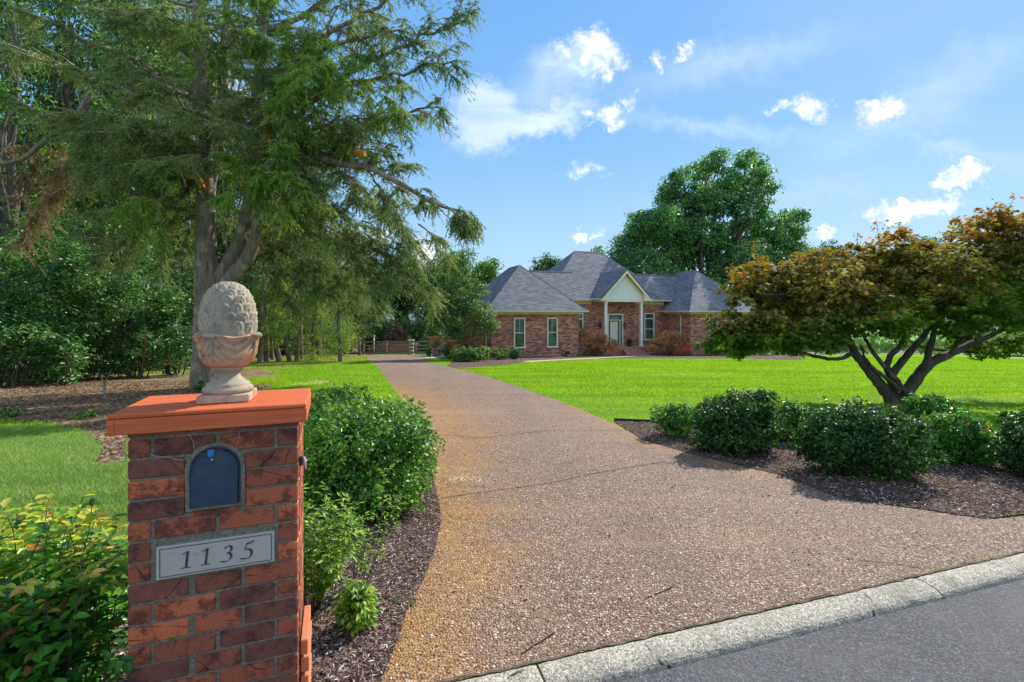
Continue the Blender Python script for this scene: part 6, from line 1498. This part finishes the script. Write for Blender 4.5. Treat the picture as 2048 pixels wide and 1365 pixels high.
# bright young cedars right of the trunk, with bare stems below
YC = 'young cedars in a row behind the pillar'
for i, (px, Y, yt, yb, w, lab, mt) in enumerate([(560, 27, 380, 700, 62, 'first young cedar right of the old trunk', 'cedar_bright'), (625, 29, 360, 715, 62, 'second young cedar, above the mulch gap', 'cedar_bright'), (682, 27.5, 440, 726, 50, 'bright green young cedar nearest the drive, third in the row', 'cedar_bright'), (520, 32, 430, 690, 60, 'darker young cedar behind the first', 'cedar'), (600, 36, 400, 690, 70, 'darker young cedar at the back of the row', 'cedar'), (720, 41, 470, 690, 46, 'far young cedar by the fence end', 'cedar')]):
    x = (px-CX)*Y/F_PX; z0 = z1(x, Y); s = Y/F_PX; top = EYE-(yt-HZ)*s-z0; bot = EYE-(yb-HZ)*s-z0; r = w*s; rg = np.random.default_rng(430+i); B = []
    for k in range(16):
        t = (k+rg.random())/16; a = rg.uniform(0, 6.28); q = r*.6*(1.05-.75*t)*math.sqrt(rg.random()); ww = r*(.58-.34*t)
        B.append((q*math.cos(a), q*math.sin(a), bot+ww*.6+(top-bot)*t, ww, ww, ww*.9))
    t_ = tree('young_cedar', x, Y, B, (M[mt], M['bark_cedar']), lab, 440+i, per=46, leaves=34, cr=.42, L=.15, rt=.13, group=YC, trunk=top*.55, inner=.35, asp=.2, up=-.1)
# bare stems under the cedars
for i, (px, Y, lean) in enumerate([(532, 28, .1), (545, 30, 0), (580, 28, -.05), (594, 29, .12), (604, 31, -.1), (520, 26, .05), (640, 33, 0)]):
    x = (px-CX)*Y/F_PX; o = empty('bare_stem_tree', (x, Y, z1(x, Y)), 0, ['thin bare trunk just right of the finial cup', 'second thin bare trunk right of the finial', 'pale thin trunk in the middle of the mulch gap', 'leaning thin trunk in the mulch gap', 'thin trunk right of the leaning one', 'dark thin trunk nearest the cedar', 'thin trunk under the bright cedar'][i], 'tree', 'thin bare trunks under the young cedars')
    rg = np.random.default_rng(460+i); T = TubeSet(); T.add(wob_path((0, 0, -.1), (lean*4, 0, 5.5), 10, .03, rg), np.linspace(.13, .06, 10)*rg.uniform(.7, 1.3), 8)
    for k in range(6): b = np.array([lean*k*.6, 0, 1.6+.6*k]); T.add(wob_path(b, b+np.array([rg.normal(0, .7), rg.normal(0, .5), rg.uniform(-.2, .6)]), 6, .1, rg), np.linspace(.03, .008, 6), 5)
    T.build('trunk', M['bark_cedar'], o)
# the wall of understory shrubs
US = 'understory shrubs along the left woods'
us = [(-60, 15.5, 150, 330, 'largest understory shrub at the left edge'), (60, 15.8, 120, 300, 'glossy understory shrub second from the left edge'), (170, 16.5, 110, 290, 'arching understory shrub in the middle of the thicket'), (275, 17.5, 90, 230, 'understory shrub left of the cedar trunk'), (345, 18.5, 80, 190, 'low dark shrub touching the cedar trunk'), (110, 18.5, 120, 380, 'tall shrub behind the thicket, left'), (250, 20, 110, 340, 'tall shrub behind the thicket, near the cedar'), (0, 14.2, 90, 190, 'low shrub in front at the left edge'), (120, 15, 60, 120, 'small leafy shrub in front of the thicket'), (450, 26, 60, 150, 'shaded shrub right of the cedar trunk'), (330, 24, 80, 240, 'shaded shrub behind the cedar trunk'), (490, 33, 50, 120, 'low shrub in the dark behind the finial'), (-180, 16, 120, 330, 'shrub outside the left edge'), (200, 21, 120, 200, 'dark shrub closing the gap behind the thicket'), (60, 21, 130, 220, 'dark shrub deep behind the left of the thicket'), (310, 21.5, 80, 150, 'dark shrub deep behind the thicket by the cedar'), (400, 28, 70, 130, 'dark shrub behind the cedar foot'), (520, 39, 60, 100, 'dark shrub behind the thin trunks'), (580, 42, 50, 95, 'dark shrub behind the mulch gap'), (640, 45, 50, 90, 'dark shrub behind the third young cedar'), (690, 48, 36, 75, 'dark shrub between the cedars and the fence')]
for i, (px, Y, w, h, lab) in enumerate(us):
    s = Y/F_PX; x = (px-CX)*s; zz = z1(x, Y); 
    rg = np.random.default_rng(500+i); o = empty('understory_shrub', (x, Y, zz), 0, lab, 'shrub', US); B = []
    r = w*s; H = h*s
    for k in range(14):
        a = rg.uniform(0, 6.28); q = r*.75*math.sqrt(rg.random()); B.append((q*math.cos(a), q*math.sin(a)*.7, H*(.10+.74*(k+rg.random())/14), r*.40, r*.34, H*.15))
    P, D, N, Ls, C = clump_crown(B, 42, 24, .28, .135, rg, inner=.2, up=.9)
    D = unit(D*np.array([1, 1, .4])-np.array([0, 0, .2]))
    link('foliage', leaf_mesh('foliage', P, D, N, Ls, Ls*.42, 6 if Y < 18 else 4, .15, .15), M['privet'], o)
    T = TubeSet()
    for k in range(16):
        c = C[rg.integers(0, len(C))]; T.add(wob_path((c[0]*.3, c[1]*.3, -.05), c, 8, .07, rg, .05), np.linspace(.028, .006, 8), 5)
    T.build('stem', M['bark_twig'], o)
# fallen branch leaning in the litter, low green tuft by the cedar foot
x, y = G(197, 800); o = empty('fallen_branch', (x, y, z1(x, y)), 0, 'bare fallen branch leaning at the edge of the left thicket', 'branch'); T = TubeSet(); rg = np.random.default_rng(5)
T.add(wob_path((.15, 0, .0), (-.35, .5, .55), 8, .05, rg), np.linspace(.03, .012, 8), 7); T.add(wob_path((-.1, .25, .28), (-.1, .5, .7), 5, .05, rg), np.linspace(.014, .005, 5), 5); T.build('stem', M['bark_cedar'], o)
sx, sy = G(410, 782); shrub('low_seedling', sx+.25, sy-.4, (.30, .26, .17), 900, .07, M['privet'], 'low green plant at the foot of the old cedar', 'plant', None, 520, asp=.6)
for i, (px, py, lab) in enumerate([(300, 836, 'pale green weed in the bare soil left of the pillar cap'), (20, 835, 'weed patch on the soil at the left edge'), (170, 838, 'small weed on the soil in front of the thicket')]):
    x, y = G(px, py); shrub('weed_clump', x, y, (.22, .2, .08), 380, .05, M['holly_green'], lab, 'weed', 'weeds on the bare soil', 525+i, asp=.5)

# ------------------------------------------------------------------ planting and things round the house
x, y = (930-CX)*31.5/F_PX, 31.5
tree('crape_myrtle', x, y, pxblobs(31.5, x, y, z1(x, y), [(930, 600, 40, 0), (905, 560, 30, .5), (890, 620, 34, -.3), (955, 620, 34, -.5), (975, 640, 20, -.8), (920, 530, 24, .3), (935, 505, 16, .2), (900, 650, 30, 0), (950, 580, 28, .4), (880, 590, 26, .6), (960, 655, 22, -.6), (915, 660, 22, -.6), (870, 640, 20, 0), (985, 652, 13, -1.0), (885, 555, 18, 0)]), (M['dogwood'], M['bark_twig']), 'multi stemmed tree with grey green leaves between the driveway and the left wing', 601, per=64, leaves=28, cr=.38, L=.12, rt=.07, trunk=.5, inner=.3)
o_ = bpy.data.objects['crape_myrtle']; T = TubeSet(); rg = np.random.default_rng(9)
for k in range(5): T.add(wob_path((rg.normal(0, .1), rg.normal(0, .1), -.1), (rg.normal(0, .5), rg.normal(0, .3), 2.4), 8, .04, rg), np.linspace(.065, .04, 8), 7)
T.build('stem', M['bark_twig'], o_)
HG = 'plants along the house wall'
def wshrub(nm, u, v, rad, n, L, mt, lab, sd_, **kw):
    x, y, _ = hw_(u, v); return shrub(nm, x, y, rad, n, L, M[mt], lab, kw.pop('cat', 'shrub'), kw.pop('group', HG), sd_, **kw)
def lace(name, u, v, B, lab, seed, red=0.0):
    x, y, _ = hw_(u, v); rg = np.random.default_rng(seed); o = empty(name, (x, y, z1(x, y)), HT, lab, 'maple', 'laceleaf maples by the porch')
    P, D, N, Ls, C = clump_crown(B, 150, 30, .20, .11, rg, inner=.5, up=.6); D = unit(D*np.array([1, 1, .5])-np.array([0, 0, .5]))
    k = (P[:, 2] < .95+rg.normal(0, .25, len(P))) & (P[:, 0] > .1) if red else np.zeros(len(P), bool)
    link('crown', leaf_mesh('crown', P[~k], D[~k], N[~k], Ls[~k], Ls[~k]*.3, 4, .2, .2), M['lace'], o)
    if k.any(): link('red_foliage', leaf_mesh('red_foliage', P[k], D[k], N[k], Ls[k], Ls[k]*.3, 4, .2, .2), M['lace_red'], o)
    T = TubeSet()
    for b in B: T.add(wob_path((0, 0, -.1), b[:3], 8, .08, rg, .05), np.linspace(.05, .015, 8), 6)
    T.build('trunk', M['bark_maple'], o)
lace('laceleaf_maple', 8.75, .5, [(-.9, 0, 1.75, .7, .6, .32), (-1.1, .1, 1.35, .6, .5, .4), (.25, -.1, 1.5, .6, .6, .28), (.0, 0, 1.1, .7, .6, .35), (.9, -.2, 1.05, .7, .6, .35), (1.35, -.3, .75, .6, .6, .35), (.7, -.3, .55, .6, .5, .3), (-.6, 0, .9, .6, .5, .3), (-1.0, .3, 2.0, .3, .3, .2)], 'bronze and green laceleaf maple left of the porch steps', 611)
lace('laceleaf_maple', 15.3, .2, [(0, 0, 1.75, 1.1, .7, .35), (-.9, 0, 1.35, .8, .7, .4), (.8, 0, 1.35, .8, .7, .4), (-1.3, -.2, .85, .7, .6, .4), (0, -.2, 1.0, 1.0, .7, .4), (1.3, -.2, .95, .7, .6, .35), (.4, -.4, .6, .9, .6, .35), (1.2, -.3, .5, .6, .5, .3)], 'pinkish red laceleaf maple right of the porch steps', 612, 1.0)
for i, (u, v, r, n, L, mt, lab) in enumerate([(18.3, -1.5, (.85, .6, .50), 5000, .07, 'holly_green', 'dark green shrub at the corner of the right wing'), (20.0, -1.6, (.8, .6, .42), 4500, .07, 'holly_green', 'green shrub under the right wing windows'), (21.6, -1.7, (.8, .6, .42), 4500, .07, 'holly', 'darker shrub under the right wing, second from its corner'), (23.3, -1.8, (.8, .6, .45), 4500, .07, 'holly_green', 'shrub at the far end of the right wing'),
        (6.35, -.95, (.24, .22, .20), 700, .06, 'variegated', 'small pale plant at the right end of the left wing wall'), (5.4, -.7, (.25, .2, .14), 600, .05, 'holly', 'tiny dark plant by the vent of the left wing'), (13.9, .2, (.4, .3, .12), 700, .05, 'holly', 'low ground cover right of the porch steps'), (7.6, .3, (.3, .25, .13), 600, .05, 'holly_green', 'low ground cover left of the porch steps')]):
    wshrub('foundation_shrub', u, v, r, n, L, mt, lab, 620+i, asp=.5)
FB2 = 'plants in the bed beside the driveway end'
for i, (px, Y, rpx, hpx, mt, lab, L) in enumerate([(914, 28.6, 17, 30, 'variegated', 'yellow green shrub nearest the driveway', .12), (932, 27.8, 20, 26, 'privet', 'dark green strappy plant right of the yellow one', .13), (953, 28.4, 21, 26, 'privet', 'widest green strappy plant in the bed', .13), (968, 30.2, 13, 28, 'variegated', 'second yellow green shrub, in front of the wing corner', .10), (1000, 30.4, 20, 22, 'holly_green', 'spreading green plant at the left of the wing wall', .12), (1031, 31.0, 13, 20, 'privet', 'last small plant at the end of the bed', .11), (905, 31, 14, 26, 'holly', 'dark plant behind the yellow green shrub', .1)]):
    s = Y/F_PX; x = (px-CX)*s; shrub('bed_plant', x, Y, (rpx*s, rpx*s*.9, hpx*s/2), 2600, L, M[mt], lab, 'plant', FB2, 640+i, kind=6, asp=.32, amp=.2, shell_p=.5)
def fern():
    x, y, _ = hw_(12.75, 2.2); z = -1.2; o = empty('potted_fern', (x, y, z), 0, 'round green fern in a dark pot on the porch by the door', 'fern'); rg = np.random.default_rng(3)
    m = MB(); m.lathe([(0, 0), (.15, 0), (.21, .30), (.19, .31), (.17, .27), (0, .27)], 20); m.build('pot', M['dark_pot'], o); P = []; D = []; N = []; L = []
    for i in range(110):
        a = rg.uniform(0, 6.28); e = rg.uniform(.2, 1.35); n_ = 16; t = np.linspace(.1, 1, n_); R_ = .52; d = np.array([math.cos(a), math.sin(a)])
        q = np.column_stack([d[0]*R_*np.sin(e)*t, d[1]*R_*np.sin(e)*t, .28+R_*1.25*np.cos(e)*t-.45*t*t*np.sin(e)]); s_ = np.array([-d[1], d[0], 0])
        for sg in (-1, 1): P.append(q); D.append(np.tile(s_*sg+np.array([d[0]*.5, d[1]*.5, -.25]), (n_, 1))); N.append(rg.normal(0, .3, (n_, 3))+[0, 0, 1]); L.append(.085*np.sin(PI*np.clip(t, .08, .94)))
    P, D, N, L = map(np.concatenate, (P, D, N, L)); link('foliage', leaf_mesh('foliage', P, D, N, L, L*.35, 4), M['fern'], o)
fern()
# pad with pots by the end of the drive
padY = 37.0
pad = [G(842, 719.4), G(852, 717.2), (-3.7, 40.5), (-2.6, 38), (-3.0, 35.3)]
sheet('concrete_pad', pad, .05, M['concrete_pad'], 1.0)
def at(px, Y): x = (px-CX)*Y/F_PX; return x, Y, z1(x, Y)+.05
def pot(px, Y, prof, mt, plant, lab, nm='flower_pot', cat='pot', seed=1):
    x, y, z = at(px, Y); o = empty(nm, (x, y, z), 0, lab, cat, 'garden ornaments on the pad'); m = MB(); m.lathe(prof, 24); m.build('pot' if nm != 'bird_bath' else 'basin', M[mt], o)
    if plant:
        h, rad, n, L, mats = plant; rg = np.random.default_rng(seed)
        for k, (mn, fr) in enumerate(mats):
            P, D, N, Ls = bush_leaves(int(n*fr), (rad, rad, rad*.7), seed+k, L, up=.6); P[:, 2] += h-.1; link('foliage' if k == 0 else 'flowers', leaf_mesh('foliage', P, D, N, Ls, Ls*.55, 4), M[mn], o)
    return o
pot(857, 38.0, [(0, 0), (.17, 0), (.26, .52), (.29, .53), (.29, .58), (.25, .58), (.23, .5), (0, .5)], 'green_pot', (.5, .24, 500, .07, [('lime', 1)]), 'green flared pot on the pad at the end of the driveway', seed=701)
o = pot(870, 39.0, [(0, 0), (.22, 0), (.22, .04), (.10, .10), (.08, .55), (.14, .68), (.36, .80), (.38, .86), (.34, .86), (.28, .78), (0, .78)], 'terra', (.85, .42, 900, .09, [('variegated', .8), ('blossom', .06)]), 'terracotta pedestal planter with yellow leaves and red flowers', 'pedestal_planter', 'planter', 703)
pot(878, 37.0, [(0, 0), (.20, 0), (.20, .05), (.12, .10), (.09, .30), (.12, .38), (.34, .44), (.37, .50), (.34, .50), (.28, .45), (0, .45)], 'grey_stone', None, 'low grey stone bird bath beside the green pot', 'bird_bath', 'bird bath')
pot(898, 37.5, [(0, 0), (.2, 0), (.28, .45), (.25, .45), (0, .42)], 'dark_pot', (.4, .42, 1100, .06, [('holly', 1)]), 'dark pot with a rounded dark shrub right of the bird bath', seed=705)
pot(889, 39.5, [(0, 0), (.14, 0), (.18, .25), (0, .24)], 'terra', (.22, .30, 500, .07, [('holly_green', 1)]), 'small pot with a loose green plant behind the bird bath', seed=706)
# board fence
def fence(pts, lab, seed):
    o = empty('board_fence', (*pts[0], z1(*pts[0])), 0, lab, 'fence'); x0, y0 = pts[0]; z0 = z1(x0, y0); rg = random.Random(seed); tops = []
    for a, b in zip(pts[:-1], pts[1:]):
        za, zb_ = z1(*a)-z0, z1(*b)-z0; A = Vector((a[0]-x0, a[1]-y0, za)); B = Vector((b[0]-x0, b[1]-y0, zb_)); d = (B-A); L = d.length; ang = math.atan2(d.y, d.x); sl_ = math.atan2(d.z, math.hypot(d.x, d.y))
        rm = Matrix.Rotation(ang, 3, 'Z') @ Matrix.Rotation(-sl_, 3, 'Y'); nn = Vector((math.sin(ang), -math.cos(ang), 0))*.075
        for k in range(4):
            m = MB(); h = .22+.33*k+rg.uniform(-.02, .02); c = (A+B)/2+Vector((0, 0, h))+nn; m.box(c, (L-.01, .03, .15), rm @ Matrix.Rotation(rg.uniform(-.006, .006), 3, 'Y'), .004); m.build('board', M['fence'], o)
    for i, p in enumerate(pts):
        m = MB(); w = .14 if i != 3 else .2; m.box((p[0]-x0, p[1]-y0, z1(*p)-z0+.62), (w, .14, 1.42), None, .008); m.build('post', M['fence'], o)
    return o
fp = [((px-CX)*Y/F_PX, Y) for px, Y in ((727, 46.5), (773, 45.5), (818, 44.8), (861, 44.2), (898, 43.7), (930, 43.2))]
fence(fp, 'weathered four board fence across the end of the driveway', 4)
# patio beyond the fence: brick wall, benches, orange gate
x, y = (795-CX)*53/F_PX, 53; o = empty('patio_wall', (x, y, z1(x, y)), 0, 'low red brick patio wall seen through the fence boards', 'wall'); m = MB(); m.box((0, 0, .45), (4.2, .3, 1.2)); m.build('wall', M['patio_wall'], o); m = MB(); m.box((0, 0, 1.09), (4.4, .42, .08), None, .01); m.build('coping', M['pale_stone'], o)
x, y = (822-CX)*49.5/F_PX, 49.5; o = empty('stone_pier', (x, y, z1(x, y)), 0, 'pale stone pier behind the third fence post', 'pier'); m = MB(); m.box((0, 0, .65), (.5, .5, 1.5), None, .02); m.build('shaft', M['pale_stone'], o); m = MB(); m.box((0, 0, 1.44), (.62, .62, .1), None, .02); m.build('pier_cap', M['pale_stone'], o)
x, y = (909-CX)*41/F_PX, 41.0; o = empty('orange_gate', (x, y, z1(x, y)), .1, 'orange red stained wooden gate beside the left wing', 'gate')
for k in range(5): m = MB(); m.box((-.42+.21*k, 0, .62), (.2, .03, 1.15), None, .004); m.build('board', M['orange_gate'], o)
m = MB(); m.box((0, .04, .25), (1.1, .04, .1)); m.build('rail', M['orange_gate'], o); m = MB(); m.box((0, .04, 1.0), (1.1, .04, .1)); m.build('rail', M['orange_gate'], o)
for sx_ in (-.6, .6): m = MB(); m.box((sx_, 0, .65), (.12, .12, 1.35), None, .01); m.build('post', M['orange_gate'], o)
x, y = (893-CX)*50/F_PX, 50.0; o = empty('deck', (x, y, z1(x, y)), 0, 'raised deck with an orange rail beyond the board fence', 'deck')
m = MB(); m.box((0, 0, 1.75), (3.6, .14, .16)); m.build('rail', M['orange_gate'], o); m = MB(); m.box((0, .1, .85), (3.4, .1, 1.7)); m.build('skirt', M['fence'], o)
m = MB(); m.box((0, 1.6, 1.62), (3.5, 2.9, .08)); m.build('floor_boards', M['fence'], o)
def chair(dx, lab):
    X, Yc = x+dx, y+.8; o = empty('garden_chair', (X, Yc, z1(x, y)+1.66), .3*dx, lab, 'chair', 'white chairs on the deck')
    m = MB(); m.box((0, 0, .42), (.5, .5, .05), None, .01); m.build('seat', M['pvc'], o); m = MB(); m.box((0, .24, .72), (.5, .05, .55), Matrix.Rotation(-.15, 3, 'X'), .01); m.build('backrest', M['pvc'], o)
    for a in (-.2, .2):
        for b in (-.2, .2): m = MB(); m.box((a, b, .2), (.05, .05, .4)); m.build('leg', M['pvc'], o)
chair(-.7, 'left white chair on the deck beyond the fence'); chair(.5, 'right white chair on the deck beyond the fence')
x, y = (748-CX)*48.5/F_PX, 48.5; o = empty('vent_pipe', (x, y, z1(x, y)), 0, 'short white pipe standing behind the left end of the board fence', 'pipe'); m = MB(); m.lathe([(0, 0), (.06, 0), (.06, 1.75), (0, 1.75)], 12); m.build('shaft', M['pvc'], o); m = MB(); m.lathe([(0, 1.72), (.10, 1.72), (.11, 1.86), (.04, 1.92), (0, 1.92)], 12); m.build('pipe_cap', M['pvc'], o)

# trees deep in the wood, closing it to the ground
DW = 'trees deep in the left woods'
dw_lab = 'dark leafy tree deep in the woods behind the left thicket and the young cedars'
rg = np.random.default_rng(808); protos = []
def wall_tree(px, Y, ytop, rpx, seed, lab=dw_lab):
    x = (px-CX)*Y/F_PX; s_ = Y/F_PX; z0 = z1(x, Y); top = EYE-(ytop-HZ)*s_-z0; r_ = rpx*s_; q = np.random.default_rng(seed); B = []
    for i in range(15):
        t = (i+.5)/15; a = q.uniform(0, 6.28); w = r_*q.uniform(.42, .6)*(1.1-.5*t); B.append((r_*.55*math.cos(a)*(1.1-.7*t), r_*.55*math.sin(a)*(1.1-.7*t), w*.45+(top-w)*t, w, w, w*.8))
    return tree('woodland_tree', x, Y, B, (M['woods_far'], M['bark_oak']), lab, seed, per=20, leaves=20, cr=.7, L=.26, rt=.22, group=DW, inner=.3, trunk=top*.3)
protos = [wall_tree(-90, 40, 150, 90, 811), wall_tree(90, 42, 220, 95, 812), wall_tree(260, 44, 260, 95, 813)]
for i, (px, Y, sc, k) in enumerate([(-250, 40, 1.1, 1), (0, 47, 1.05, 2), (170, 50, 1.1, 0), (350, 46, .95, 1), (430, 52, .9, 0), (500, 47, .8, 2), (560, 52, .85, 1), (620, 50, .75, 0), (300, 38, .7, 2), (-20, 34, .8, 2), (140, 34, .75, 0), (400, 40, .7, 0), (-400, 36, 1.1, 0), (-330, 30, .9, 2), (-500, 44, 1.2, 1), (470, 40, .62, 1), (660, 58, .8, 2), (585, 44, .6, 0), (640, 46, .5, 1)]):
    x = (px-CX)*Y/F_PX; dup(protos[k], (x, Y, z1(x, Y)-.1), rg.uniform(0, 6.28), (sc, sc, sc*rg.uniform(.85, 1.1)))
